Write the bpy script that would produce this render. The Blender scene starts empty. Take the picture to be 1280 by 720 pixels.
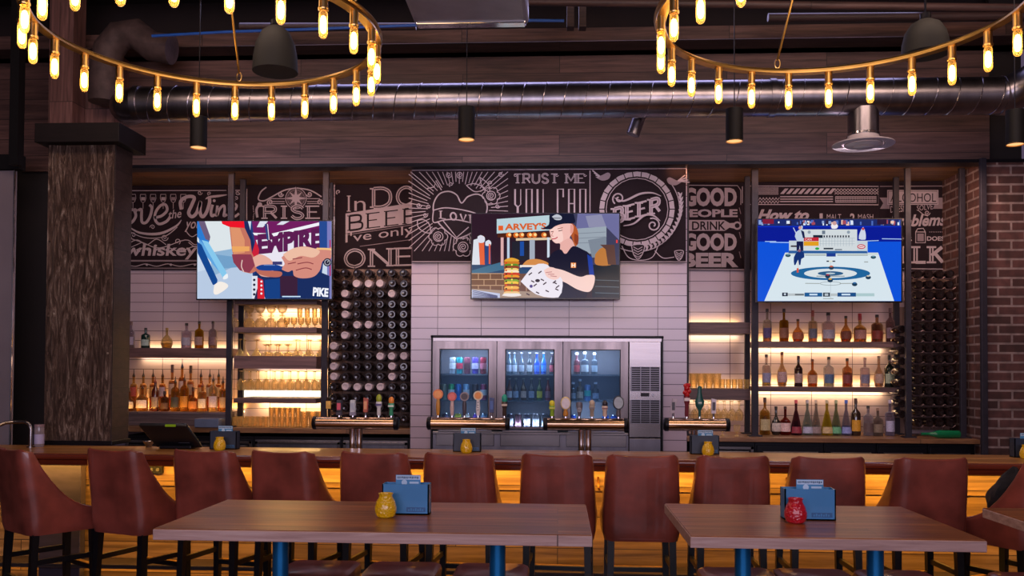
import bpy, math, random
from mathutils import Vector, Matrix, Euler
random.seed(7)
S = bpy.context.scene
COL = S.collection
PI = math.pi
# ---------------------------------------------------------------- camera
F = 1100.0; YAW = math.atan(58 / F); PITCH = 0.022; ROLL = -0.0055; CY = 438.6; CZ = 1.65
RC = Matrix.Rotation(YAW, 3, 'Z') @ Matrix.Rotation(PI / 2 + PITCH, 3, 'X') @ Matrix.Rotation(-ROLL, 3, 'Z')
cam = bpy.data.cameras.new('camera'); co = bpy.data.objects.new('camera', cam); COL.objects.link(co)
cam.sensor_width = 36; cam.lens = 36 * F / 1280; cam.shift_y = (CY - 360) / 1280
co.matrix_world = Matrix.Translation((0, 0, CZ)) @ RC.to_4x4(); S.camera = co
cam.clip_start = .05

def P(px, py, Y):
    """point of the plane y=Y that the photograph shows at (px, py)"""
    d = RC @ Vector(((px - 640) / F, -(py - CY) / F, -1))
    t = Y / d.y
    return Vector((d.x * t, Y, CZ + d.z * t))
def PZ(px, py, Z):
    d = RC @ Vector(((px - 640) / F, -(py - CY) / F, -1))
    t = (Z - CZ) / d.z
    return Vector((d.x * t, d.y * t, Z))
def X_(px, Y, py=463): return P(px, py, Y).x
def Z_(py, Y, px=700): return P(px, py, Y).z

def lin(c):
    if isinstance(c, str):
        c = [int(c[i:i + 2], 16) / 255 for i in (0, 2, 4)]
        return tuple((v / 12.92 if v <= .04045 else ((v + .055) / 1.055) ** 2.4) for v in c)
    return tuple(c)
# ---------------------------------------------------------------- materials
MATS = {}
def newmat(name):
    m = bpy.data.materials.new(name); m.use_nodes = True; nt = m.node_tree
    for n in list(nt.nodes): nt.nodes.remove(n)
    out = nt.nodes.new('ShaderNodeOutputMaterial')
    return m, nt, out
def N(nt, t, **kw):
    n = nt.nodes.new(t)
    for k, v in kw.items():
        if k in n.inputs: n.inputs[k].default_value = v
        else: setattr(n, k, v)
    return n
def ramp(nt, stops, fac):
    r = nt.nodes.new('ShaderNodeValToRGB'); e = r.color_ramp.elements
    while len(e) < len(stops): e.new(.5)
    for i, (p, c) in enumerate(stops): e[i].position = p; e[i].color = (*c, 1)
    nt.links.new(fac, r.inputs[0]); return r.outputs[0]
def bump(nt, h, s, d, b):
    n = N(nt, 'ShaderNodeBump', Strength=s, Distance=d); nt.links.new(h, n.inputs['Height']); nt.links.new(n.outputs[0], b.inputs['Normal'])
def pr(name, col, rough=.5, metal=0, var=.12, scale=8, coat=0, bumps=0, spec=.5, stretch=(1, 1, 1)):
    if name in MATS: return MATS[name]
    m, nt, out = newmat(name); c = lin(col)
    b = N(nt, 'ShaderNodeBsdfPrincipled', Roughness=rough, Metallic=metal)
    b.inputs['Coat Weight'].default_value = coat; b.inputs['Specular IOR Level'].default_value = spec
    g = nt.nodes.new('ShaderNodeNewGeometry')
    mp = N(nt, 'ShaderNodeMapping'); mp.inputs['Scale'].default_value = stretch
    nt.links.new(g.outputs['Position'], mp.inputs[0])
    no = N(nt, 'ShaderNodeTexNoise', Scale=scale, Detail=4.0); nt.links.new(mp.outputs[0], no.inputs['Vector'])
    nt.links.new(ramp(nt, [(.3, tuple(v * (1 - var) for v in c)), (.7, tuple(min(1, v * (1 + var)) for v in c))], no.outputs[0]), b.inputs['Base Color'])
    if bumps: bump(nt, no.outputs[0], bumps, .01, b)
    nt.links.new(b.outputs[0], out.inputs[0]); MATS[name] = m; return m
def wood(name, c1, c2, c3, axis='X', plank=(1.6, .14), rough=.45, grain=1.0, coat=0, gap=.006, local=False):
    """planks running along axis; second coordinate is z (or y when flat=True)"""
    m, nt, out = newmat(name); c1, c2, c3 = lin(c1), lin(c2), lin(c3)
    b = N(nt, 'ShaderNodeBsdfPrincipled', Roughness=rough); b.inputs['Coat Weight'].default_value = coat
    g = nt.nodes.new('ShaderNodeNewGeometry'); sp = nt.nodes.new('ShaderNodeSeparateXYZ'); nt.links.new(g.outputs['Position'], sp.inputs[0])
    cb = nt.nodes.new('ShaderNodeCombineXYZ')
    a, bb = {'X': ('X', 'Z'), 'XY': ('X', 'Y'), 'Z': ('Z', 'X'), 'YZ': ('Y', 'Z')}[axis]
    nt.links.new(sp.outputs[a], cb.inputs[0]); nt.links.new(sp.outputs[bb], cb.inputs[1])
    br = N(nt, 'ShaderNodeTexBrick', Scale=1.0); br.offset = .37; br.offset_frequency = 2
    br.inputs['Brick Width'].default_value = plank[0]; br.inputs['Row Height'].default_value = plank[1]
    br.inputs['Mortar Size'].default_value = gap * .5; br.inputs['Mortar Smooth'].default_value = .2; br.inputs['Bias'].default_value = 0
    br.inputs['Color1'].default_value = (0, 0, 0, 1); br.inputs['Color2'].default_value = (1, 1, 1, 1); br.inputs['Mortar'].default_value = (.5, .5, .5, 1)
    nt.links.new(cb.outputs[0], br.inputs['Vector'])
    mp = N(nt, 'ShaderNodeMapping')
    st = {'X': (1.2, 9, 22), 'XY': (1.2, 22, 9), 'Z': (22, 9, 1.2), 'YZ': (9, 1.2, 22)}[axis]
    mp.inputs['Scale'].default_value = tuple(s * grain for s in st); nt.links.new(g.outputs['Position'], mp.inputs[0])
    ad = N(nt, 'ShaderNodeVectorMath', operation='ADD'); nt.links.new(mp.outputs[0], ad.inputs[0])
    ml = N(nt, 'ShaderNodeVectorMath', operation='SCALE'); ml.inputs['Scale'].default_value = 7; nt.links.new(br.outputs['Color'], ml.inputs[0]); nt.links.new(ml.outputs[0], ad.inputs[1])
    no = N(nt, 'ShaderNodeTexNoise', Scale=1.6, Detail=6.0, Roughness=.62, Distortion=.5); nt.links.new(ad.outputs[0], no.inputs['Vector'])
    base = ramp(nt, [(.3, c1), (.52, c2), (.75, c3)], no.outputs[0])
    mx = N(nt, 'ShaderNodeMix', data_type='RGBA', blend_type='MULTIPLY'); mx.inputs[0].default_value = .45
    nt.links.new(base, mx.inputs[6]); nt.links.new(br.outputs['Color'], mx.inputs[7])
    mx2 = N(nt, 'ShaderNodeMix', data_type='RGBA'); nt.links.new(br.outputs['Fac'], mx2.inputs[0]); nt.links.new(mx.outputs[2], mx2.inputs[6])
    mx2.inputs[7].default_value = (*[v * .25 for v in c1], 1)
    nt.links.new(mx2.outputs[2], b.inputs['Base Color']); bump(nt, no.outputs[0], .25, .004, b)
    nt.links.new(b.outputs[0], out.inputs[0]); MATS[name] = m; return m
def brick(name, c1, c2, mort, bw, rh, ms, rough=.5, plane='XZ', off=.5, x0=0, z0=0, bmp=.3, var=0, coat=0):
    m, nt, out = newmat(name)
    b = N(nt, 'ShaderNodeBsdfPrincipled', Roughness=rough); b.inputs['Coat Weight'].default_value = coat
    g = nt.nodes.new('ShaderNodeNewGeometry'); sp = nt.nodes.new('ShaderNodeSeparateXYZ'); nt.links.new(g.outputs['Position'], sp.inputs[0])
    cb = nt.nodes.new('ShaderNodeCombineXYZ')
    nt.links.new(sp.outputs['X' if plane == 'XZ' else 'Y'], cb.inputs[0]); nt.links.new(sp.outputs['Z'], cb.inputs[1])
    mp = N(nt, 'ShaderNodeMapping'); mp.inputs['Location'].default_value = (-x0, -z0, 0); nt.links.new(cb.outputs[0], mp.inputs[0])
    br = N(nt, 'ShaderNodeTexBrick', Scale=1.0); br.offset = off
    for k, v in (('Brick Width', bw), ('Row Height', rh), ('Mortar Size', ms), ('Mortar Smooth', .15), ('Bias', 0)): br.inputs[k].default_value = v
    br.inputs['Color1'].default_value = (*lin(c1), 1); br.inputs['Color2'].default_value = (*lin(c2), 1); br.inputs['Mortar'].default_value = (*lin(mort), 1)
    nt.links.new(mp.outputs[0], br.inputs['Vector'])
    no = N(nt, 'ShaderNodeTexNoise', Scale=14.0, Detail=5.0); nt.links.new(g.outputs['Position'], no.inputs['Vector'])
    mx = N(nt, 'ShaderNodeMix', data_type='RGBA', blend_type='MULTIPLY'); mx.inputs[0].default_value = var
    nt.links.new(br.outputs['Color'], mx.inputs[6]); nt.links.new(ramp(nt, [(.3, (.35, .35, .35)), (.7, (1.4, 1.4, 1.4))], no.outputs[0]), mx.inputs[7])
    nt.links.new(mx.outputs[2], b.inputs['Base Color'])
    inv = N(nt, 'ShaderNodeMath', operation='SUBTRACT'); inv.inputs[0].default_value = 1; nt.links.new(br.outputs['Fac'], inv.inputs[1])
    bump(nt, inv.outputs[0], bmp, .006, b)
    nt.links.new(b.outputs[0], out.inputs[0]); MATS[name] = m; return m
def emit(name, col, s):
    if name in MATS: return MATS[name]
    m, nt, out = newmat(name); e = N(nt, 'ShaderNodeEmission', Strength=s); e.inputs[0].default_value = (*lin(col), 1)
    nt.links.new(e.outputs[0], out.inputs[0]); MATS[name] = m; return m
def glass(name, col, a=.5, rough=.08, dens=None):
    """tinted see-through glass: rim is denser and shinier than the middle"""
    if name in MATS: return MATS[name]
    m, nt, out = newmat(name); c = lin(col)
    t = N(nt, 'ShaderNodeBsdfTransparent'); t.inputs[0].default_value = (*(dens and lin(dens) or c), 1)
    b = N(nt, 'ShaderNodeBsdfPrincipled', Roughness=rough); b.inputs['Base Color'].default_value = (*c, 1); b.inputs['Specular IOR Level'].default_value = .8
    lw = N(nt, 'ShaderNodeLayerWeight', Blend=.35)
    mr = N(nt, 'ShaderNodeMapRange'); mr.inputs['To Min'].default_value = a; mr.inputs['To Max'].default_value = min(1, a + .65)
    nt.links.new(lw.outputs['Facing'], mr.inputs[0])
    mx = nt.nodes.new('ShaderNodeMixShader'); nt.links.new(mr.outputs[0], mx.inputs[0]); nt.links.new(t.outputs[0], mx.inputs[1]); nt.links.new(b.outputs[0], mx.inputs[2])
    nt.links.new(mx.outputs[0], out.inputs[0]); MATS[name] = m; return m
def attrmat(name, strength=0, rough=.6):
    m, nt, out = newmat(name); a = nt.nodes.new('ShaderNodeVertexColor'); a.layer_name = 'Col'
    if strength:
        e = N(nt, 'ShaderNodeEmission', Strength=strength); nt.links.new(a.outputs[0], e.inputs[0])
        gl = N(nt, 'ShaderNodeBsdfGlossy', Roughness=.12); gl.inputs[0].default_value = (.012, .012, .012, 1)
        ad = nt.nodes.new('ShaderNodeAddShader'); nt.links.new(e.outputs[0], ad.inputs[0]); nt.links.new(gl.outputs[0], ad.inputs[1]); nt.links.new(ad.outputs[0], out.inputs[0])
    else:
        b = N(nt, 'ShaderNodeBsdfPrincipled', Roughness=rough); b.inputs['Specular IOR Level'].default_value = .15; nt.links.new(a.outputs[0], b.inputs['Base Color'])
        nt.links.new(b.outputs[0], out.inputs[0])
    MATS[name] = m; return m
# ---------------------------------------------------------------- mesh builder
def wloc(o):
    v = Vector((0, 0, 0))
    while o is not None: v = v + o.location; o = o.parent
    return v
class MB:
    def __init__(s): s.v = []; s.f = []; s.m = []; s.mi = 0
    def add(s, vs, fs):
        b = len(s.v); s.v += [tuple(v) for v in vs]; s.f += [tuple(b + i for i in f) for f in fs]; s.m += [s.mi] * len(fs); return s
    def box(s, x0, x1, y0, y1, z0, z1):
        if x0 > x1: x0, x1 = x1, x0
        if y0 > y1: y0, y1 = y1, y0
        if z0 > z1: z0, z1 = z1, z0
        return s.add([(x, y, z) for z in (z0, z1) for y in (y0, y1) for x in (x0, x1)],
                     [(0, 2, 3, 1), (4, 5, 7, 6), (0, 1, 5, 4), (2, 6, 7, 3), (0, 4, 6, 2), (1, 3, 7, 5)])
    def cyl(s, p0, p1, r0, r1=None, n=16, cap=True):
        r1 = r0 if r1 is None else r1; p0 = Vector(p0); p1 = Vector(p1); d = (p1 - p0).normalized()
        a = d.orthogonal().normalized(); b = d.cross(a)
        vs = [p + (a * math.cos(2 * PI * i / n) + b * math.sin(2 * PI * i / n)) * r for p, r in ((p0, r0), (p1, r1)) for i in range(n)]
        fs = [(i, (i + 1) % n, n + (i + 1) % n, n + i) for i in range(n)]
        if cap: fs += [tuple(range(n - 1, -1, -1)), tuple(range(n, 2 * n))]
        return s.add(vs, fs)
    def lathe(s, prof, c=(0, 0, 0), n=16, sx=1, sy=1, ax='Z', cap=True):
        """prof: (r, z) from bottom to top; caps ends"""
        vs = []; k = len(prof)
        for r, z in prof:
            for i in range(n):
                a = 2 * PI * i / n; x, y = r * math.cos(a) * sx, r * math.sin(a) * sy
                vs.append((c[0] + x, c[1] + y, c[2] + z) if ax == 'Z' else (c[0] + x, c[1] + z, c[2] - y))
        fs = [(j * n + i, j * n + (i + 1) % n, (j + 1) * n + (i + 1) % n, (j + 1) * n + i) for j in range(k - 1) for i in range(n)]
        if cap and prof[0][0] > 1e-5: fs.append(tuple(range(n - 1, -1, -1)))
        if cap and prof[-1][0] > 1e-5: fs.append(tuple((k - 1) * n + i for i in range(n)))
        return s.add(vs, fs)
    def tube(s, pts, r, n=8, closed=False, cap=True, rs=None):
        pts = [Vector(p) for p in pts]; k = len(pts); vs = []; up = None
        for j in range(k):
            d = (pts[(j + 1) % k] - pts[j - 1]) if closed else (pts[min(j + 1, k - 1)] - pts[max(j - 1, 0)])
            d.normalize()
            if up is None: up = d.orthogonal().normalized()
            a = (up - d * up.dot(d)).normalized(); up = a; b = d.cross(a); rr = rs[j] if rs else r
            vs += [pts[j] + (a * math.cos(2 * PI * i / n) + b * math.sin(2 * PI * i / n)) * rr for i in range(n)]
        fs = [(j * n + i, j * n + (i + 1) % n, ((j + 1) % k) * n + (i + 1) % n, ((j + 1) % k) * n + i) for j in range(k if closed else k - 1) for i in range(n)]
        if cap and not closed: fs += [tuple(range(n - 1, -1, -1)), tuple((k - 1) * n + i for i in range(n))]
        return s.add(vs, fs)
    def ball(s, c, r, n=12, k=8, sz=1, sx=1, sy=1):
        return s.lathe([(r * math.sin(PI * j / k) if 0 < j < k else 1e-6, -r * sz * math.cos(PI * j / k)) for j in range(k + 1)], c, n, sx, sy)
    def build(s, name, mat, parent=None, loc=None, world=True, bevel=0, smooth=True, rot=None):
        me = bpy.data.meshes.new(name); me.from_pydata(s.v, [], s.f)
        for x in (mat if isinstance(mat, (list, tuple)) else [mat]): me.materials.append(x)
        me.polygons.foreach_set('material_index', s.m)
        o = bpy.data.objects.new(name, me); COL.objects.link(o)
        if parent is not None:
            o.parent = parent
            if world: me.transform(Matrix.Translation(-wloc(parent)))
        if loc is not None:
            if world and parent is None: me.transform(Matrix.Translation(-Vector(loc)))
            o.location = loc
        if smooth:
            me.polygons.foreach_set('use_smooth', [True] * len(me.polygons)); me.set_sharp_from_angle(angle=math.radians(38))
        me.update()
        if bevel:
            md = o.modifiers.new('bevel', 'BEVEL'); md.width = bevel; md.segments = 2; md.limit_method = 'ANGLE'
        return o
def tag(o, label, cat, group=None, kind=None):
    if label: o['label'] = label
    if cat: o['category'] = cat
    if group: o['group'] = group
    if kind: o['kind'] = kind
    return o
def thing(name, label, cat, loc=(0, 0, 0), rotz=0, group=None):
    o = bpy.data.objects.new(name, None); COL.objects.link(o); o.location = loc; o.rotation_euler = (0, 0, rotz); o.empty_display_size = .1
    return tag(o, label, cat, group)
KIDS = {}
def kids(o): return [c for c in bpy.data.objects if c.parent is o]
def copy_tree(o, loc=None, rotz=None, parent=None, label=None, group=None, tree=None):
    if tree is None: tree = snapshot(o)
    c = o.copy(); COL.objects.link(c); c.parent = parent
    if loc is not None: c.location = loc
    if rotz is not None: c.rotation_euler = (0, 0, rotz)
    if label: c['label'] = label
    if group: c['group'] = group
    for ch, sub in tree: copy_tree(ch, parent=c, tree=sub)
    return c
def snapshot(o): return [(c, snapshot(c)) for c in kids(o)]
def struct(o, label=None):
    o['kind'] = 'structure'
    if label: o['label'] = label
    return o
def boxs(name, x0, x1, y0, y1, z0, z1, mat): return struct(MB().box(x0, x1, y0, y1, z0, z1).build(name, mat, smooth=False))
def area(loc, size, energy, col, target=None, rot=None, sy=None, spread=PI):
    l = bpy.data.lights.new('lamp', 'AREA'); l.energy = energy; l.color = lin(col); l.size = size; l.spread = spread
    if sy: l.shape = 'RECTANGLE'; l.size_y = sy
    o = bpy.data.objects.new('lamp', l); COL.objects.link(o); o.location = loc
    if target is not None: o.rotation_euler = (Vector(target) - Vector(loc)).to_track_quat('-Z', 'Y').to_euler()
    elif rot: o.rotation_euler = rot
    return o
# ---------------------------------------------------------------- flat art (pictures on screens, chalk lettering)
_fc = {}
def font_mesh(txt, mode='fill', shear=0.0, offset=0.0, bev=0.0):
    key = (txt, mode, shear, offset, bev)
    if key in _fc: return _fc[key]
    cu = bpy.data.curves.new('lettering', 'FONT'); cu.body = txt; cu.shear = shear; cu.resolution_u = 3
    if mode == 'outline': cu.fill_mode = 'NONE'; cu.bevel_depth = bev; cu.bevel_resolution = 0
    else: cu.offset = offset
    o = bpy.data.objects.new('lettering', cu); COL.objects.link(o)
    dg = bpy.context.evaluated_depsgraph_get(); me = o.evaluated_get(dg).to_mesh()
    vs = [(v.co.x, v.co.y) for v in me.vertices]; fs = [tuple(p.vertices) for p in me.polygons]
    o.evaluated_get(dg).to_mesh_clear(); bpy.data.objects.remove(o); bpy.data.curves.remove(cu)
    _fc[key] = (vs, fs); return vs, fs
GL = {  # stroke capitals in a unit box
 'A': [[(0, 0), (.5, 1), (1, 0)], [(.2, .38), (.8, .38)]], 'B': [[(0, 0), (0, 1)], [(0, 1), (.6, 1), (.85, .9), (.85, .62), (.6, .52), (0, .52)], [(.6, .52), (.95, .42), (.95, .1), (.65, 0), (0, 0)]],
 'C': [[(1, .82), (.7, 1), (.3, 1), (.03, .75), (.03, .25), (.3, 0), (.7, 0), (1, .18)]], 'D': [[(0, 0), (0, 1)], [(0, 1), (.55, 1), (.95, .75), (.95, .25), (.55, 0), (0, 0)]],
 'E': [[(0, 0), (0, 1)], [(0, 1), (.9, 1)], [(0, .52), (.7, .52)], [(0, 0), (.95, 0)]], 'F': [[(0, 0), (0, 1)], [(0, 1), (.9, 1)], [(0, .52), (.7, .52)]],
 'G': [[(1, .82), (.7, 1), (.3, 1), (.03, .75), (.03, .25), (.3, 0), (.75, 0), (1, .2), (1, .45), (.6, .45)]], 'H': [[(0, 0), (0, 1)], [(1, 0), (1, 1)], [(0, .5), (1, .5)]], 'I': [[(.5, 0), (.5, 1)]],
 'K': [[(0, 0), (0, 1)], [(.95, 1), (0, .45)], [(.3, .6), (1, 0)]], 'L': [[(0, 0), (0, 1)], [(0, 0), (.9, 0)]], 'M': [[(0, 0), (0, 1)], [(0, 1), (.5, .25), (1, 1)], [(1, 1), (1, 0)]],
 'N': [[(0, 0), (0, 1)], [(0, 1), (1, 0)], [(1, 0), (1, 1)]], 'O': [[(.5, 0), (.15, .15), (0, .5), (.15, .85), (.5, 1), (.85, .85), (1, .5), (.85, .15), (.5, 0)]],
 'P': [[(0, 0), (0, 1)], [(0, 1), (.65, 1), (.95, .88), (.95, .6), (.65, .48), (0, .48)]], 'R': [[(0, 0), (0, 1)], [(0, 1), (.6, 1), (.88, .88), (.88, .62), (.6, .5), (0, .5)], [(.5, .5), (1, 0)]],
 'S': [[(.95, .8), (.7, 1), (.3, 1), (.05, .78), (.3, .55), (.7, .45), (.95, .22), (.7, 0), (.3, 0), (.03, .2)]], 'T': [[(.5, 0), (.5, 1)], [(0, 1), (1, 1)]],
 'U': [[(0, 1), (0, .25), (.3, 0), (.7, 0), (1, .25), (1, 1)]], 'V': [[(0, 1), (.5, 0), (1, 1)]], 'Y': [[(0, 1), (.5, .5), (1, 1)], [(.5, .5), (.5, 0)]]}
def smooth_pts(pts, k=5):
    if len(pts) < 3: return pts
    out = []
    for i in range(len(pts) - 1):
        p0 = pts[i - 1] if i else pts[0]; p1, p2 = pts[i], pts[i + 1]; p3 = pts[i + 2] if i + 2 < len(pts) else pts[-1]
        for j in range(k):
            t = j / k
            out.append(tuple(.5 * (2 * p1[d] + (p2[d] - p0[d]) * t + (2 * p0[d] - 5 * p1[d] + 4 * p2[d] - p3[d]) * t * t + (3 * p1[d] - p0[d] - 3 * p2[d] + p3[d]) * t ** 3) for d in (0, 1)))
    out.append(pts[-1]); return out
def spiral(cx, cy, r, turns=1.5, a0=0, d=1, k=22, r0=.15):
    return [(cx + math.cos(a0 + d * 2 * PI * turns * t / k) * r * (1 - (1 - r0) * t / k), cy + math.sin(a0 + d * 2 * PI * turns * t / k) * r * (1 - (1 - r0) * t / k)) for t in range(k + 1)]
def circ(cx, cy, r, ry=None, a0=0, a1=2 * PI, k=24):
    ry = r if ry is None else ry
    return [(cx + math.cos(a0 + (a1 - a0) * i / k) * r, cy + math.sin(a0 + (a1 - a0) * i / k) * ry) for i in range(k + 1)]
class Art:
    def __init__(s, Y, clip=None): s.Y = Y; s.v = []; s.f = []; s.c = []; s.d = 0; s.clip = clip; s.step = .00012
    def _put(s, vs, fs, col):
        b = len(s.v); s.d += 1; y = s.Y - s.d * s.step
        for (x, yy) in vs:
            if s.clip: x = min(max(x, s.clip[0]), s.clip[2]); yy = min(max(yy, s.clip[1]), s.clip[3])
            p = P(x, yy, s.Y); s.v.append((p.x, y, p.z))
        s.f += [tuple(b + i for i in f) for f in fs]; s.c += [lin(col)] * len(fs)
    def poly(s, pts, col): s._put(pts, [tuple(range(len(pts)))], col); return s
    def rect(s, x0, y0, x1, y1, col): return s.poly([(x0, y0), (x1, y0), (x1, y1), (x0, y1)], col)
    def blob(s, pts, col, k=5):
        q = smooth_pts(list(pts) + [pts[0]], k)[:-1]; return s.poly(q, col)
    def disc(s, cx, cy, r, col, ry=None, k=20): return s.poly(circ(cx, cy, r, ry, k=k)[:-1], col)
    def line(s, pts, w, col, sm=False, taper=False, closed=False):
        if sm: pts = smooth_pts(pts)
        n = len(pts); vs = []
        for i, p in enumerate(pts):
            a = pts[max(i - 1, 0)]; b = pts[min(i + 1, n - 1)]
            dx, dy = b[0] - a[0], b[1] - a[1]; L = math.hypot(dx, dy) or 1; nx, ny = -dy / L, dx / L
            ww = w / 2 * ((.25 + .75 * math.sin(PI * i / (n - 1))) if taper else 1)
            vs += [(p[0] + nx * ww, p[1] + ny * ww), (p[0] - nx * ww, p[1] - ny * ww)]
        s._put(vs, [(2 * i, 2 * i + 1, 2 * i + 3, 2 * i + 2) for i in range(n - 1)], col); return s
    def text(s, txt, x0, y0, x1, y1, col, shear=0, offset=0, mode='fill', bev=.02, rise=0, skew=0):
        """fits the lettering in the box x0..x1, y0 (top)..y1 (baseline); rise lifts the right end"""
        vs, fs = font_mesh(txt, mode, shear, offset, bev)
        if not vs: return s
        ax = min(v[0] for v in vs); bx = max(v[0] for v in vs); ay = min(v[1] for v in vs); by = max(v[1] for v in vs)
        q = [(x0 + (v[0] - ax) / (bx - ax) * (x1 - x0), y1 + (v[1] - ay) / (by - ay) * (y0 - y1) - rise * (v[0] - ax) / (bx - ax)) for v in vs]
        s._put(q, fs, col); return s
    def serif(s, txt, x0, y0, x1, y1, col, w=1.4, rise=0, inline=None, gap=.35, thin=.5, hw=None, sf=True):
        n = len(txt); cw = [(.35 if ch == 'I' else (.5 if ch == ' ' else (1.15 if ch == 'M' else .85))) for ch in txt]; tot = sum(cw) + gap * (n - 1); u = (x1 - x0) / tot; x = x0
        H = y1 - y0
        def T(px, py, X, W):
            xx = X + px * W; return (xx, y1 - py * H - rise * (xx - x0) / (x1 - x0))
        for ch, c in zip(txt, cw):
            W = c * u
            for st in GL.get(ch, []):
                pts = [T(a, b, x, W) for a, b in (smooth_pts(st, 4) if len(st) > 3 and ch not in 'MNAVW' else st)]
                vert = len(st) == 2 and st[0][0] == st[1][0]; horiz = len(st) == 2 and st[0][1] == st[1][1]
                lw = w if (vert or len(st) > 2) else (w * thin if horiz else w * .8)
                s.line(pts, lw, col)
                if inline and (vert or len(st) > 2): s.line(pts, lw * .28, inline)
                if sf and vert:
                    for e in (0, 1):
                        a, b = T(st[0][0], e, x, W); s.line([(a - w * 1.1, b), (a + w * 1.1, b)], w * .45, col)
            x += W + gap * u
        return s
    def build(s, name, mat, parent=None):
        me = bpy.data.meshes.new(name); me.from_pydata(s.v, [], s.f)
        ca = me.color_attributes.new('Col', 'FLOAT_COLOR', 'CORNER')
        arr = []
        for p, c in zip(me.polygons, s.c): arr += [*c, 1] * len(p.vertices)
        ca.data.foreach_set('color', arr); me.materials.append(mat)
        o = bpy.data.objects.new(name, me); COL.objects.link(o)
        if parent is not None: o.parent = parent; me.transform(Matrix.Translation(-wloc(parent)))
        return o
# ================================================================ materials
M_bulk = wood('planks_bulkhead', '3c2826', '62443f', '7d5b54', 'X', (2.4, .19), .55, .8)
M_soff = wood('planks_soffit', '5a3a2a', '8a6040', 'b08a60', 'XY', (3, .09), .5)
M_beam = wood('planks_joist', '2c1d1c', '4a3331', '604541', 'X', (3, .3), .6)
M_beamY = wood('boards_upright', '4a302c', '6e4a46', '8a625c', 'Z', (4, .5), .6)
M_dwood = wood('boards_dark', '241818', '342525', '443230', 'X', (2, .15), .5)
M_bar = wood('bar_top_planks', '8a5424', 'bd8040', 'd8a566', 'XY', (2.2, .11), .36, .7, coat=.1, gap=.003)
M_front = wood('bar_front_planks', '6e5030', 'a0794c', 'c49a68', 'X', (1.9, .215), .36, .7, gap=.006)
M_rail = pr('bar_rail_varnished', '6b2a18', .22, 0, .2, 6, coat=.4, stretch=(.3, 4, 4))
M_tbl = wood('table_top_veneer', '5a3016', '965628', 'c48448', 'XY', (1.9, .13), .3, .9, coat=.0, gap=.002)
M_tedge = wood('table_edge', 'b48a80', 'd8aca0', 'f0cabf', 'X', (5, .3), .4, 1.4)
M_shelf = wood('shelf_board', '4c3434', '6d5050', '80605e', 'X', (5, .4), .45)
M_counter = wood('counter_board', '6a4630', '8c6344', 'a47c5a', 'XY', (2, .2), .3)
M_col = None
M_black = pr('black_steel', '17151c', .4, .6, .15, 20)
M_blackp = pr('black_powder_coat', '0d0b0e', .6, 0, .15, 20, spec=.25)
M_post = pr('dark_steel_post', '2a2630', .5, .2, .2, 14, spec=.3)
M_ss = pr('stainless_steel', '8d8688', .25, 1, .08, 3, stretch=(.3, 1, 12))
M_ssd = pr('worn_stainless', '77737c', .35, 1, .12, 3, stretch=(6, 1, 1))
M_chrome = pr('chrome', 'd8d4d8', .12, 1, .03)
M_duct = pr('galvanised_steel', '8f8a92', .3, 1, .22, 5, stretch=(2, 1, 1), bumps=.06)
M_brass = pr('aged_brass', 'c29c62', .3, 1, .15, 10)
M_copper = pr('copper_bronze_tube', 'b3947a', .2, 1, .08, 5, stretch=(.4, 1, 1))
M_leather = pr('oxblood_leather', '7c3a30', .33, 0, .38, 6, coat=.35, bumps=.22)
M_leatherd = pr('brown_leather_seat', '743c34', .3, 0, .3, 12, coat=.3, bumps=.2)
M_legb = pr('black_leg_wood', '0d0b10', .35, 0, .2, 18)
M_blueleg = pr('blue_lacquered_steel', '2a86c8', .3, .8, .1, 4)
M_tile = brick('white_tiles_centre', 'b0a0b0', 'a898aa', '42343f', .4065, .1018, .003, .17, 'XZ', 0, x0=X_(546.6, 8.13), z0=Z_(396.8, 8.13, 600), bmp=.25)
M_tileL = brick('white_tiles_left', 'bcaab8', 'b2a0ae', '4a3a45', .378, .099, .003, .17, 'XZ', 0, x0=X_(203, 8.9), z0=Z_(401.8, 8.9, 203), bmp=.25)
M_tileR = brick('white_tiles_right', 'bcaab8', 'b2a0ae', '4a3a45', .4, .103, .003, .17, 'XZ', 0, x0=X_(1065.5, 8.9), z0=Z_(403.4, 8.9, 1065), bmp=.25)
M_brick = brick('red_bricks', '3c2220', '5a3634', '84706e', .235, .083, .010, .8, 'XZ', .5, bmp=.8, var=.6)
M_brickY = brick('red_bricks_side', '3c2220', '5a3630', '7c6866', .235, .083, .010, .8, 'YZ', .5, bmp=.8, var=.6)
M_ceil = pr('dark_ceiling', '1c1114', .9, 0, .25, 2)
M_floor = wood('floor_planks', '33241f', '4a352e', '5c443c', 'XY', (1.2, .14), .35)
M_void = pr('dark_plain', '160d0f', .8, 0, .2, 3)  # even near-black for the recess beyond the bulkhead and the left partition
M_chalk = attrmat('chalk_drawing', 0, .75)
M_led = emit('led_strip_light', 'ffdf9a', 5)
M_ledw = emit('led_strip_cool', 'fff3dc', 5)

# ================================================================ setting
YB, YC, YK = 8.9, 8.13, 8.0          # alcove wall, centre wall front, bulkhead front
ZS = 3.545                            # soffit height
xcl, xcr = X_(513.5, YC), X_(858.5, YC)
xsr = X_(1233, YK)                   # right end of the alcove
xrw = 4.12
boxs('floor', -7, 6, -4, 9.4, -.05, 0, M_floor)
boxs('ceiling', -7, 6, -4, 9.4, 5.2, 5.3, M_ceil)
boxs('wall_rear_left', -6.5, xcl, YB, YB + .1, 0, ZS, M_tileL)
boxs('wall_rear_right', xcr, xsr + .02, YB, YB + .1, 0, ZS, M_tileR)
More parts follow.
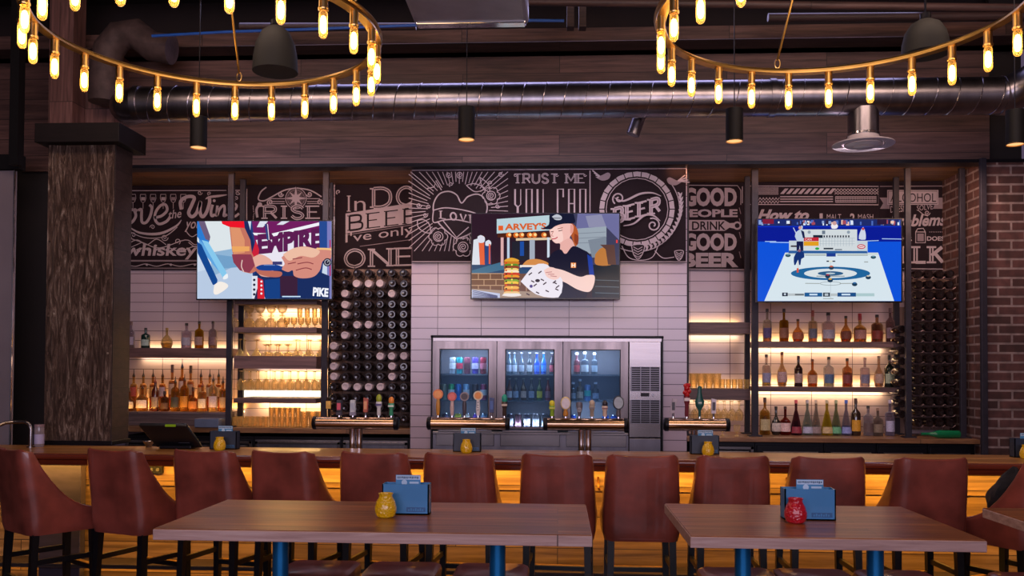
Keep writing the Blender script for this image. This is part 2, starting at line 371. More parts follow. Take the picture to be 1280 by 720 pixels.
# centre wall with an opening for the cooler
fx0, fx1, fzt = X_(538.6, YC, 480), X_(829, YC, 480), Z_(419.3, YC, 640)
b = MB().box(xcl, fx0, YC, YB, 0, ZS).box(fx1, xcr, YC, YB, 0, ZS).box(fx0, fx1, YC, YB, fzt, ZS).box(fx0, fx1, YB - .05, YB, 0, fzt)
struct(b.build('wall_centre', M_tile, smooth=False))
boxs('wall_alcove_right', xsr, xsr + .1, YK + .04, YB + .1, 0, ZS, M_brickY)
boxs('wall_rear_brick', xsr + .001, xrw + .2, YK - .02, YK + .038, 0, 3.52, M_brick)
boxs('wall_right', xrw, xrw + .12, -4, YK - .02, 0, 5.2, M_brickY)
boxs('wall_left', -6.62, -6.5, -4, 9.4, 0, 5.2, M_dwood)
boxs('wall_front', -7, 6, -4.1, -4, 0, .9, M_dwood)
zbt = Z_(70, YK, 640)
boxs('wall_rear_upper', xsr + .06, xrw, YK + .04, YK + .1, 3.521, 5.2, M_void)
boxs('wall_bulkhead', -6.5, xsr + .04, YK, YK + .12, ZS, zbt, M_bulk)
boxs('trim_1', -6.5, xrw, YK - .03, YK + .14, ZS - .03, ZS, M_black)         # dark channel under the bulkhead
boxs('trim_2', -6.5, xsr, YK + .14, YB, ZS, ZS + .03, M_soff)                 # slatted soffit of the alcoves
# joists and ledges above the bulkhead
boxs('trim_3', -6.5, xrw, YK - .35, YK + .5, zbt, Z_(53, YK - .35, 640), M_beam)
boxs('trim_4', -6.5, xrw, YK - .12, YK + .5, Z_(53, YK - .35, 640) , Z_(36, YK - .12, 640), M_bulk)
boxs('trim_5', -6.5, xrw, YK + .3, YK + .42, Z_(36, YK - .12, 640), 5.2, M_ceil)
for i, (a, c) in enumerate(((6.9, .07), (5.9, .09), (4.6, .09))):
    boxs('trim_%d' % (6 + i), -6.5, xrw, a, a + c, 4.9, 5.2, M_beam)
boxs('trim_9', X_(78, 7.7, 60), X_(107, 7.7, 60), 7.5, 7.7, ZS + .1, 5.2, M_beamY)       # upright timber at the left
boxs('trim_10', X_(113, 7.8, 60), X_(149, 7.8, 60), 7.72, 7.99, ZS + .3, Z_(66, 7.8, 100), M_beamY)
# far left: dark partition, post and pale panel
boxs('wall_partition', -6.5, X_(60, 7.9, 400), 7.9, 7.98, 0, ZS - .05, M_void)
boxs('trim_11', X_(16, 7.3, 150), X_(27, 7.3, 150), 7.25, 7.34, Z_(207, 7.3, 20), 5.2, M_blackp)
boxs('trim_12', -6.5, X_(27, 7.4, 200), 7.36, 7.46, Z_(212, 7.4, 20), Z_(194, 7.4, 20), M_blackp)
boxs('trim_13', X_(27, 7.85, 200), X_(60, 7.85, 200), 7.86, 7.899, Z_(214, 7.85, 40), Z_(194, 7.85, 40), M_bulk)
d = struct(MB().box(-6.45, X_(15, 7.4, 400), 7.4, 7.44, 0, Z_(213, 7.4, 10)).build('door_1', pr('grey_door_panel', '8d8088', .45, .2, .1, 2), smooth=False, bevel=.004))
MB().box(X_(14.2, 7.39, 400), X_(15.6, 7.39, 400), 7.385, 7.4, 0, Z_(213, 7.4, 10)).build('edge_trim', M_chrome, d, smooth=False)

# ---------------------------------------------------------------- column
cx0, cx1, cy0, cy1 = X_(56.5, 6.42), X_(139.5, 6.42), 6.42, 6.68
def rustic(name):
    m, nt, out = newmat(name); b = N(nt, 'ShaderNodeBsdfPrincipled', Roughness=.42)
    g = nt.nodes.new('ShaderNodeNewGeometry'); mp = N(nt, 'ShaderNodeMapping'); mp.inputs['Scale'].default_value = (11, 11, 1.7); nt.links.new(g.outputs['Position'], mp.inputs[0])
    w = N(nt, 'ShaderNodeTexNoise', Scale=2.1, Detail=12.0, Roughness=.78, Distortion=1.6); nt.links.new(mp.outputs[0], w.inputs['Vector'])
    nt.links.new(ramp(nt, [(.32, lin('1c1312')), (.46, lin('4c3934')), (.54, lin('745c54')), (.61, lin('a8948a')), (.68, lin('e8dcd4'))], w.outputs[0]), b.inputs['Base Color'])
    bump(nt, w.outputs[0], 1.0, .06, b); nt.links.new(b.outputs[0], out.inputs[0]); return m
M_col = rustic('rough_sawn_wood')
col = thing('column', 'rough dark timber-clad column with a square cap behind the left of the bar', 'column', ((cx0 + cx1) / 2, 6.55, 1.072))
zc0, zc1 = 3.33, 3.475
MB().box(cx0 + .03, cx1 - .02, cy0 + .006, cy1, 1.072, zc0).build('shaft', M_col, col, smooth=False)
for xa, xb in ((cx0, cx0 + .045), (cx1 - .055, cx1)):
    mb = MB().box(xa, xb, cy0 - .004, cy0 + .02, 1.1, zc0)
    for k in range(8): mb.cyl(((xa + xb) / 2, cy0 - .012, 1.2 + k * .28), ((xa + xb) / 2, cy0, 1.2 + k * .28), .008, n=8)
    mb.build('corner_angle', M_col, col, smooth=False)
MB().box(cx1 - .004, cx1 + .006, cy0, cy1, 1.1, zc0).build('side_plate', M_dwood, col, smooth=False)
MB().box(cx0 - .06, cx1 + .075, cy0 - .09, cy1 + .08, zc0, zc1).build('capital', pr('black_stained_board', '120b0d', .6, 0, .3, 6, stretch=(1, 1, 8), spec=.2), col, smooth=False, bevel=.004)
MB().box(cx0 - .015, cx1 + .02, cy0 - .02, cy1 + .015, 1.074, 1.105).build('base_trim', M_black, col, smooth=False, bevel=.004)

# ---------------------------------------------------------------- duct
def spiral_duct():
    Yd = 7.1; r = .145; zc = Z_(126, Yd, 640)
    xl = X_(168, Yd, 126); xr = X_(1245, Yd, 126)
    t = thing('air_duct', 'long galvanised spiral air duct running across in front of the wooden bulkhead', 'duct', (0, Yd, zc))
    path = [(xl - .14, Yd + .75, zc)] + [(xl - .14 + .14 * (1 - math.cos(a)), Yd + .14 * (1 - math.sin(a)), zc) for a in [PI / 2 * k / 6 for k in range(7)]][0:]
    path = [(xl - .12, Yd + .16, zc + .02), (xl - .09, Yd + .07, zc + .005), (xl - .03, Yd + .015, zc), (xl + .06, Yd, zc)]
    path += [(xl + .1 + (xr - xl - .1) * k / 12, Yd, zc) for k in range(1, 13)]
    path += [(xr + .1, Yd - .02, zc + .01), (xr + .2, Yd - .1, zc + .05), (xr + .27, Yd - .22, zc + .1), (xr + .32, Yd - .5, zc + .17), (xr + .4, Yd - 1.2, zc + .4)]
    MB().tube(path, r, 32).build('duct_pipe', M_duct, t)
    hp = []; pitch = .17
    n = int((xr - xl) / pitch) * 16
    for k in range(n + 1):
        a = 2 * PI * k / 16; hp.append((xl + .05 + pitch * k / 16, Yd + math.sin(a) * (r + .001), zc + math.cos(a) * (r + .001)))
    MB().tube(hp, .0042, 5).build('spiral_seam', pr('galvanised_seam', 'b5afb8', .25, 1), t)
    for x in (xl + .02, X_(960, Yd, 126), xr + .03): MB().cyl((x, Yd, zc), (x + .05, Yd, zc), r + .008, n=32).build('coupling_band', M_duct, t)
    xd = X_(1079, Yd, 150); zd = Z_(172, Yd, 1079)
    MB().cyl((xd, Yd, zc - .1), (xd, Yd, zd), .118, n=28).build('drop_pipe', M_duct, t)
    MB().cyl((xd, Yd, zd + .03), (xd, Yd, zd + .015), .124, n=28).build('drop_band', M_chrome, t)
    df = thing('air_diffuser', None, None, (0, 0, 0)); df.parent = t; df.location = Vector((xd, Yd, zd - .06)) - t.location
    MB().lathe([(.118, .07), (.125, .03), (.2, .02), (.235, .008), (.235, 0), (.165, .004), (.16, .012)], (xd, Yd, zd - .06), 36, cap=False).build('outer_ring', pr('white_enamel', 'cfc3c8', .4), df)
    MB().lathe([(.001, -.022), (.07, -.022), (.085, -.012), (.11, -.014), (.145, -.002), (.145, .006), (.08, .02), (.001, .03)], (xd, Yd, zd - .06), 36).build('inner_cone', pr('white_enamel', 'cfc3c8', .4), df)
    p = P(797, 155, 7.3); mb = MB(); mb.cyl((p.x + .04, 7.3, p.z + .14), (p.x - .04, 7.3, p.z - .09), .055, n=16)
    tag(mb.build('stub_pipe', M_duct, loc=(p.x, 7.3, p.z)), 'short slanted grey pipe stub hanging just under the long duct', 'pipe')
spiral_duct()
# dim elbow duct upper left, conduits, cable
mb = MB(); mb.tube([P(130, 128, 7.5), P(131, 90, 7.5), P(136, 62, 7.5), P(150, 45, 7.5), P(170, 42, 7.5), P(190, 58, 7.5), P(215, 62, 7.5)], .13, 20)
tag(mb.build('elbow_duct', pr('dull_flex_duct', '4a3a3a', .7, .3, .3, 14, bumps=.4), loc=P(130, 128, 7.5)), 'dull brown bent duct elbow beside the upright timber at upper left', 'duct')
mb = MB(); mb.tube([P(190, 45, 7.2), P(280, 40, 7.2), P(400, 36, 7.2), P(560, 30, 7.2), P(664, 25.5, 7.2), P(705, 26, 7.2)], .012, 8)
tag(mb.build('cable', pr('blue_cable', '1b50a8', .4), loc=P(190, 45, 7.2)), 'blue cable strung under the dark ceiling joists', 'cable')
for (xa, ya, xb, yb, yy, rr, lab) in ((640, 2, 1280, 10, 6.7, .03, 'thin dark conduit crossing the ceiling at upper right'), (300, 33, 520, 33, 7.45, .03, 'thin dark conduit behind the left ring chandelier'), (960, 22, 1280, 20, 7.4, .035, 'thicker dark pipe running over the right half of the bulkhead')):
    tag(MB().tube([P(xa, ya, yy), P(xb, yb, yy)], rr, 10).build('ceiling_pipe', M_beam, loc=P(xa, ya, yy)), lab, 'pipe')
for px in (713, 728):
    p = P(px, 20, 7.35); tag(MB().box(p.x - .03, p.x + .03, 7.3, 7.4, Z_(36, 7.35, px), 4.92).build('hanger_strut', M_beam, loc=(p.x, 7.35, 4.6), smooth=False), 'brown wooden hanger above the duct, %s of two side by side' % ('left one' if px == 713 else 'right one'), 'strut')
for (x0, y0, x1, y1) in ((955, 60, 1025, -10), (965, 75, 1015, 20)):
    a, c = P(x0 + 35, y0 - 25, 7.2), P(x1 + 5, y1, 7.2)
# grey projector housing
a, c = P(519, 33, 5.75), P(661, 33, 5.75)
pj = thing('ceiling_projector', 'grey box housing hanging under the ceiling between the two ring chandeliers', 'projector', ((a.x + c.x) / 2, 5.4, a.z))
z0 = Z_(34, 5.75, 590)
MB().box(a.x, c.x, 4.95, 5.75, z0, z0 + .26).build('housing', pr('grey_enamel', '7c7888', .35, .3), pj, smooth=False, bevel=.03)
MB().box(a.x + .02, c.x - .02, 5.66, 5.74, z0 - .01, z0 + .01).build('bottom_lip', M_chrome, pj, smooth=False, bevel=.006)
for x in (a.x + .1, c.x - .1): MB().cyl((x, 5.5, z0 + .25), (x, 5.5, 5.2), .012, n=8).build('hanger_rod', M_black, pj)
# ================================================================ chandeliers and pendants
M_bulbg = glass('amber_bulb_glass', 'ffdf9a', .1, .05)
M_fil = emit('glowing_filament', 'ffe6b4', 30)
M_bulbglow = emit('bulb_glow', 'ffc25a', 3.0)
def chandelier(cx, cy, label, a_rod, ph):
    z = CZ + 1.395; R = .69
    t = thing('ring_chandelier', label, 'chandelier', (cx, cy, z), 0, None)
    MB().tube([(cx + R * math.sin(2 * PI * k / 96), cy + R * math.cos(2 * PI * k / 96), z) for k in range(96)], .0115, 8, closed=True).build('ring', M_brass, t)
    MB().lathe([(R - .035, -.022), (R + .004, -.022), (R + .004, -.014), (R - .035, -.014), (R - .035, -.022)], (cx, cy, z), 96, cap=False).build('lower_band', M_brass, t)
    hub = (cx, cy, z + .74)
    MB().cyl((cx, cy, z + .70), (cx, cy, z + .80), .03, n=16).cyl((cx, cy, z + .8), (cx, cy, 5.2), .008, n=8).build('hub', M_brass, t)
    for k in range(3):
        a = a_rod + 2 * PI * k / 3; q = Vector((cx + R * math.sin(a), cy + R * math.cos(a), z + .05))
        MB().cyl(q, hub, .0055, n=8).tube([q + Vector((.012 * math.sin(u), 0, -.018 + .022 * math.cos(u))) for u in [2 * PI * i / 10 for i in range(10)]], .003, 6, closed=True).build('rod', M_brass, t)
    sm = bm_ = None
    for k in range(24):
        a = ph + 2 * PI * k / 24; q = Vector((cx + (R - .012) * math.sin(a), cy + (R - .012) * math.cos(a), z - .018))
        if sm is None:
            s = MB().lathe([(.0001, -.066), (.0165, -.066), (.0195, -.062), (.0195, -.055), (.0165, -.053), (.0165, 0), (.001, 0)], (0, 0, 0), 14).build('socket', M_brass, t, world=False); s.location = q - Vector((cx, cy, z)); sm = s.data
            g = MB().lathe([(.0001, -.168), (.008, -.166), (.0145, -.158), (.0165, -.148), (.0165, -.075), (.012, -.066)], (0, 0, 0), 14)
            g.mi = 1; g.lathe([(.0001, -.15), (.008, -.145), (.0118, -.132), (.0118, -.1), (.007, -.086), (.0001, -.082)], (0, 0, 0), 10)
            g = g.build('bulb', [M_bulbg, M_fil], s, world=False); bm_ = g.data
        else:
            s = bpy.data.objects.new('socket', sm); COL.objects.link(s); s.parent = t; s.location = q - Vector((cx, cy, z))
            g = bpy.data.objects.new('bulb', bm_); COL.objects.link(g); g.parent = s
    l = bpy.data.lights.new('lamp', 'POINT'); l.energy = 26; l.color = lin('ffd8a8'); l.shadow_soft_size = .5; o = bpy.data.objects.new('lamp', l); COL.objects.link(o); o.location = (cx, cy, z - .15)
chandelier(-1.435, 3.52, 'brass ring chandelier with tube bulbs hanging at upper left', -.19, .048)
chandelier(1.07, 3.42, 'brass ring chandelier with tube bulbs hanging at upper right', -.09, -.02)
M_warm = emit('spot_lens', 'ffb878', 1.4)
for px, yt, yb, lab in ((248, 146.5, 185, 'black cylinder pendant hanging at the left between the column and the left screen'), (583, 134.5, 175, 'black cylinder pendant hanging in front of the middle of the duct'), (918, 136.5, 177, 'black cylinder pendant hanging under the left end of the right ring chandelier'), (1269, 138, 181, 'black cylinder pendant hanging at the right edge by the bricks')):
    Yp = 6.0; p = P(px, yb, Yp); zt = P(px, yt, Yp).z
    t = thing('cylinder_pendant', lab, 'pendant lamp', (p.x, Yp, p.z), 0, None)
    r = .0575
    MB().lathe([(r - .004, .012), (r, 0), (r, zt - p.z), (.001, zt - p.z)], (p.x, Yp, p.z), 28).build('shade', M_blackp, t)
    MB().lathe([(r - .004, .0), (r, 0), (r, .007), (r - .004, .007), (r - .004, 0)], (p.x, Yp, p.z), 28, cap=False).build('rim', M_brass, t)
    MB().lathe([(.0001, .006), (r - .006, .006), (r - .006, .012), (.0001, .012)], (p.x, Yp, p.z), 20).build('lens', M_warm, t)
    MB().cyl((p.x, Yp, zt), (p.x, Yp, 5.2), .0035, n=6).build('cord', M_black, t)
for px, yt, yb, w, lab in ((344, 32, 90, 57, 'large dark bell pendant lamp behind the left ring chandelier'), (1157, 24, 68, 56, 'large dark bell pendant lamp behind the right ring chandelier')):
    Yp = 5.0; p = P(px, yb, Yp); zt = P(px, yt, Yp).z; H = zt - p.z; R = w / 2 * Yp / F
    t = thing('bell_pendant', lab, 'pendant lamp', (p.x, Yp, p.z), 0, None)
    MB().lathe([(R * .97, .0), (R, 0), (R * .97, H * .3), (R * .86, H * .6), (R * .62, H * .85), (R * .3, H * .97), (.001, H)], (p.x, Yp, p.z), 32).build('shade', pr('charcoal_enamel', '0b0909', .7), t)
    MB().cyl((p.x, Yp, zt), (p.x, Yp, 5.2), .006, n=6).cyl((p.x, Yp, zt), (p.x, Yp, zt + .03), .03, n=12).build('cord', M_black, t)

# ================================================================ bar
XB0, XB1, YF, YR, ZT = -4.9, xrw, 5.75, 6.39, 1.072
bar = thing('bar_counter', 'long plank bar counter with varnished rail and a glowing plank front', 'bar', (0, 6.05, 0))
MB().box(XB0, XB1, YF + .05, YR, ZT - .045, ZT).build('counter_top', M_bar, bar, smooth=False, bevel=.003)
mb = MB(); prof = []
prof = [(YF + .06, ZT - .001), (YF + .02, ZT - .001), (YF + .004, ZT - .008), (YF, ZT - .02), (YF + .003, ZT - .034), (YF + .018, ZT - .042), (YF + .012, ZT - .05), (YF + .016, ZT - .072), (YF + .028, ZT - .08), (YF + .06, ZT - .08)]
n = len(prof); mb.add([(x, y, z) for x in (XB0, XB1) for y, z in prof], [(i, i + 1, n + i + 1, n + i) for i in range(n - 1)] + [tuple(range(n)), tuple(range(2 * n - 1, n - 1, -1))])
mb.build('front_rail', M_rail, bar)
MB().box(XB0, XB1, 6.08, 6.3, .0, ZT - .045).build('front_panel', M_front, bar, smooth=False)
MB().box(XB0, XB1, 6.066, 6.08, Z_(615.5, 6.04, 800), 1.027).build('upper_board', M_front, bar, smooth=False, bevel=.003)
MB().box(XB0, XB1, 5.86, 6.08, .285, .315).build('foot_ledge', M_dwood, bar, smooth=False, bevel=.004)
MB().box(XB0, XB1, 6.0, 6.015, 1.018, 1.027).build('led_strip', emit('amber_led', 'ffc552', 4.5), bar, smooth=False)
MB().box(XB0, XB1, 6.05, 6.06, .278, .285).build('led_strip', emit('amber_led', 'ffc552', 4.5), bar, smooth=False)
k = 0
for x in (-2.9, -.7, 1.5, 3.2):
    area((x, 5.87, 1.0), 2.1, 16, 'ffbe50', target=(x, 6.12, .45), sy=.03)
    area((x, 6.0, .27), 2.1, 1.6, 'ffb83c', target=(x, 6.08, .0), sy=.03)
# dark pilaster under the column, outlet and hooks
pa, pb = X_(53, 6.0, 600), X_(104, 6.0, 600)
MB().box(pa, pb, 5.97, 6.038, 0, ZT - .09).build('pilaster', pr('slate_panel', '3c3440', .35, 0, .2, 6, stretch=(1, 1, 5)), bar, smooth=False, bevel=.004)
p = P(193.5, 587, 6.03)
o = thing('power_outlet', 'black double power outlet on the glowing bar front near the left end', 'outlet', (p.x, 6.03, p.z))
MB().box(p.x - .05, p.x + .05, 6.03, 6.066, p.z - .028, p.z + .028).build('cover_plate', M_blackp, o, smooth=False, bevel=.003)
for dx in (-.022, .022): MB().cyl((p.x + dx, 6.022, p.z), (p.x + dx, 6.028, p.z), .012, n=14).build('receptacle', pr('grey_plastic', '4a4440', .4), o)
for i, (px, py) in enumerate(((188, 608), (548, 606), (748, 603), (985, 604))):
    p = P(px, py, 6.03); q = 6.07
    tag(MB().tube([(p.x, q, p.z + .03), (p.x, q - .02, p.z + .02), (p.x, q - .05, p.z - .02), (p.x + .004, q - .06, p.z - .045), (p.x + .004, q - .075, p.z - .03)], .0075, 8).build('bag_hook', pr('rusty_bronze', '8a5a2a', .35, .8), loc=(p.x, q, p.z)),
        ['bronze bag hook on the bar front under the power outlet', 'bronze bag hook on the bar front left of the centre of the bar', 'bronze bag hook on the bar front between the two plank tables', 'bronze bag hook on the bar front behind the red candle jar'][i], 'hook')

# ---------------------------------------------------------------- service side worktop (carries the taps)
tag(MB().box(-3.2, 3.6, 6.45, 6.95, .86, .9).box(-3.2, 3.6, 6.5, 6.9, 0, .86).build('service_counter', M_ssd, loc=(0, 6.7, 0), smooth=False, bevel=.004), 'low stainless service counter hidden behind the bar that carries the beer taps', 'counter')
def tap_tower(x0, x1, yc, xp, label, Yt=6.62):
    a = P(x0, yc, Yt); c = P(x1, yc, Yt); r = .047
    t = thing('tap_tower', label, 'beer tower', (P(xp, yc, Yt).x, Yt, .9))
    MB().cyl((a.x, Yt, a.z), (c.x, Yt, a.z), r, n=32).build('tower_tube', M_copper, t)
    for x, s in ((a.x, -1), (c.x, 1)): MB().lathe([(r + .003, -.004), (r + .003, .02), (r, .024), (r * .8, .03), (.001, .03)], (0, 0, 0), 28).build('end_cap', M_black, t, world=False).matrix_local = Matrix.Translation(Vector((x - s * .022, Yt, a.z)) - t.location) @ Matrix.Rotation(s * PI / 2, 4, 'Y')
    if xp:
        x = P(xp, yc, Yt).x
        for dx in (-.026, .026): MB().cyl((x + dx, Yt, .9), (x + dx, Yt, a.z - r * .6), .024, n=20).cyl((x + dx, Yt, .9), (x + dx, Yt, .915), .045, n=20).build('post', M_chrome, t)
    return t, a.z + r
towers = [tap_tower(392, 497, 528.5, 445, 'bronze tube beer tower on twin posts in front of the left wine rack'),
          tap_tower(535, 636, 529, 585, 'bronze tube beer tower in front of the left cooler door'),
          tap_tower(680, 784, 530, 731, 'bronze tube beer tower on twin posts in front of the right cooler door'),
          tap_tower(831, 911, 530.5, 872, 'bronze tube beer tower at the right beside the white tiled wall end')]
Yt = 6.62
hm = lambda n, c, r=.35: pr(n, c, r, 0, .1, 30)
def faucet(t, x, zt, n=1):
    MB().cyl((x, Yt, zt - .02), (x, Yt, zt + .012), .011, .008, n=12).build('faucet_stem', M_chrome, t)
def S_(px): return px * Yt / F
def tap_handle(px, ytop, kind, cols, label, tw):
    """kinds: disc (round badge on a stem), box, paddle, oval, figure"""
    t_, zt = towers[tw]; x = P(px, 525, Yt).x; H = P(px, ytop, Yt).z - zt
    faucet(t_, x, zt)
    h = thing('beer_tap', label, 'beer tap', (x, Yt, zt + .012)); z = zt + .012; H -= .012; c = [hm('enamel_' + q, q) for q in cols]
    fr = Yt - .012
    if kind == 'disc':
        MB().lathe([(.008, 0), (.012, .01), (.016, H * .3), (.012, H * .62), (.009, H * .7)], (x, Yt, z), 14).build('grip', c[0], h)
        r = H * .19
        MB().cyl((x, Yt - .014, z + H - r), (x, Yt + .014, z + H - r), r, n=24).build('badge', c[1], h)
        MB().cyl((x, Yt - .0155, z + H - r), (x, Yt - .013, z + H - r), r * .72, n=24).build('badge_face', c[2], h)
    elif kind == 'box':
        MB().box(x - .022, x + .022, Yt - .018, Yt + .018, z, z + H * .22).build('foot', c[1], h, smooth=False, bevel=.002)
        MB().box(x - .019, x + .019, Yt - .017, Yt + .017, z + H * .22, z + H).build('grip', c[0], h, smooth=False, bevel=.003)
        MB().box(x - .014, x + .014, Yt - .02, Yt - .017, z + H * .36, z + H * .8).build('badge', c[2], h, smooth=False)
    elif kind == 'paddle':
        w = [(.008, 0), (.012, .15), (.02, .45), (.026, .75), (.02, .95), (.002, 1)] if len(cols) < 4 else [(.008, 0), (.01, .2), (.03, .35), (.034, .5), (.022, .62), (.014, .8), (.017, .95), (.002, 1)]
        MB().lathe([(a, z_ * H) for a, z_ in w], (x, Yt, z), 18, 1, .5).build('grip', c[0], h)
        MB().cyl((x, fr - .008, z + H * .45), (x, fr + .01, z + H * .45), .017, n=20).build('badge', c[1], h)
        MB().box(x - .012, x + .012, fr - .010, fr - .008, z + H * .43, z + H * .47).build('badge_band', c[2], h, smooth=False)
    elif kind == 'oval':
        MB().lathe([(.012, 0), (.02, .01), (.018, H * .2), (.012, H * .3), (.012, H * .5)], (x, Yt, z), 16).build('grip', c[1], h)
        r = H * .33
        MB().lathe([(r * .9, -.014), (r, -.008), (r, .01), (r * .9, .014)], (x, Yt, z + H - r * 1.05), 26, .78, 1, 'Y').build('rim', c[0], h)
        MB().lathe([(.001, -.0165), (r * .82, -.0165), (r * .82, -.012)], (x, Yt, z + H - r * 1.05), 26, .78, 1, 'Y').build('badge', c[2], h)
    elif kind == 'figure':
        MB().lathe([(.012, 0), (.016, H * .05), (.014, H * .35), (.02, H * .42), (.024, H * .6), (.02, H * .66)], (x, Yt, z), 14, 1, .8).build('grip', c[0], h)
        MB().lathe([(.014, H * .64), (.021, H * .72), (.02, H * .9), (.008, H), (.001, H)], (x, Yt, z), 14, 1, .8).build('head', c[1], h)
        MB().box(x - .021, x + .021, Yt - .021, Yt - .015, z + H * .47, z + H * .56).build('badge_band', c[2], h, smooth=False)
    elif kind == 'flag':
        MB().cyl((x, Yt, z), (x, Yt, z + H * .2), .008, n=10).build('grip', M_chrome, h)
        mb = MB(); sx = .012 if len(cols) > 3 else 0
        mb.add([(x - .017 - sx, Yt - .012, z + H * .18), (x + .015 - sx, Yt - .012, z + H * .18), (x + .02 + sx, Yt - .012, z + H * .94), (x - .016 + sx, Yt - .012, z + H)] + [(x - .017 - sx, Yt + .012, z + H * .18), (x + .015 - sx, Yt + .012, z + H * .18), (x + .02 + sx, Yt + .012, z + H * .94), (x - .016 + sx, Yt + .012, z + H)],
               [(0, 1, 2, 3), (7, 6, 5, 4), (0, 4, 5, 1), (1, 5, 6, 2), (2, 6, 7, 3), (3, 7, 4, 0)]); mb.build('blade', c[0], h, smooth=False, bevel=.002)
        MB().box(x - .011, x + .011, Yt - .014, Yt - .012, z + H * .35, z + H * .8).build('badge', c[1], h, smooth=False)
    return h, x, z, H
tap_handle(424, 500, 'box', ('1e1c2c', '3a3040', 'd8506a'), 'black and pink square tap handle, leftmost on the tower by the wine rack', 0)
tap_handle(441, 500, 'box', ('c4c8d4', '8a86a0', 'aab2c8'), 'pale grey square tap handle with a block foot on the left tower', 0)
tap_handle(457, 497, 'flag', ('b0503a', 'e0a070', 'c03030'), 'orange-red tap handle with a pointed top on the left tower', 0)
tap_handle(473.5, 493, 'figure', ('d8d8e0', '9aa832', '4a3a7a'), 'white tap handle with a green hop top on the left tower', 0)
tap_handle(489, 496, 'figure', ('3f9a78', 'e58a3a', 'd8e0d8'), 'green tap handle with an orange ball top, rightmost on the left tower', 0)
h = tap_handle(547.5, 486.5, 'disc', ('c58a35', 'e07a30', 'f0a050'), 'golden wooden tap handle with a square orange badge, leftmost on the cooler tower', 1)
tap_handle(565, 490, 'disc', ('cdb4b4', 'c8503f', 'e06a60'), 'pale slim tap handle with a red round badge on the cooler tower', 1)
tap_handle(580.5, 490, 'disc', ('4a4450', '8d7a78', '3a2830'), 'dark tap handle with a dark round badge on the cooler tower', 1)
h, x, z, H = tap_handle(597.5, 488.5, 'disc', ('e6e2e8', 'd8c8a8', 'e08a2a'), 'white tap handle lettered LITE with an orange round badge on the cooler tower', 1)
vs, fs = font_mesh('LITE'); ax = max(v[0] for v in vs)
MB().add([(x + .006 - v[1] * .018, Yt - .0165, z + H * .2 + v[0] / ax * H * .4) for v in vs], fs).build('lettering', hm('navy_ink', '1a2050'), h, smooth=False)
tap_handle(614.5, 496.5, 'flag', ('22346e', '3a58a0', '6a4aa0'), 'navy blue blade tap handle with a purple foot on the cooler tower', 1)
tap_handle(630.5, 493, 'figure', ('3a2c28', '1f9a86', 'c8b8a8'), 'tap handle with a turquoise head and dark body, rightmost on the cooler tower', 1)
tap_handle(690, 500.5, 'figure', ('8ab03a', 'd8cf30', 'c8c840'), 'lemon yellow bulb-shaped tap handle, leftmost before the right cooler door', 2)
tap_handle(707, 495.5, 'oval', ('d8c07a', 'b87a2a', 'd4cbd8'), 'gold tap handle with a large white oval badge on the right cooler tower', 2)
tap_handle(724, 502, 'paddle', ('5a5560', '8a8690', '3a3640'), 'slim smoked-glass tap handle above the twin posts', 2)
tap_handle(740, 500, 'figure', ('a09488', 'b8a898', '6a6060'), 'small silver knob tap handle right of the twin posts', 2)
tap_handle(756, 500.5, 'figure', ('d8c0b0', '2a2430', '7a4a4a'), 'cream tap handle with a black brimmed top on the right cooler tower', 2)
tap_handle(773, 494, 'oval', ('20202a', '4a4450', '9aa4b0'), 'black spoon-shaped tap handle with a grey oval badge, rightmost on the right cooler tower', 2)
tap_handle(841.5, 498, 'flag', ('a89aa8', '2c2530', '1', '1') if 0 else ('a89aa8', '2c2530', '554a55', '554a55'), 'leaning silver-framed tap handle with a black face, leftmost on the rightmost tower', 3)
h, x, z, H = tap_handle(858.5, 479, 'figure', ('6a1c2c', 'a01826', 'd8c8cc'), 'tall dark red tap handle with a lumpy red top on the rightmost tower', 3)
for (dx, dz, r) in ((-.012, .72, .02), (.014, .76, .019), (0, .85, .021), (-.013, .93, .015), (.015, .94, .015), (0, .66, .021)): MB().ball((x + dx, Yt - .006, z + H * dz), r, 10, 6).build('berry', hm('glossy_red', 'b81a22', .2), h)
tap_handle(874.5, 482, 'paddle', ('0f4a48', '0f5a52', 'c8c8c0', '000000'), 'dark green bottle-shaped tap handle on the rightmost tower', 3)
tap_handle(892, 498, 'flag', ('d0c4d4', '3a2c38', '554a55'), 'white-framed tap handle with a dark face, rightmost of all', 3)
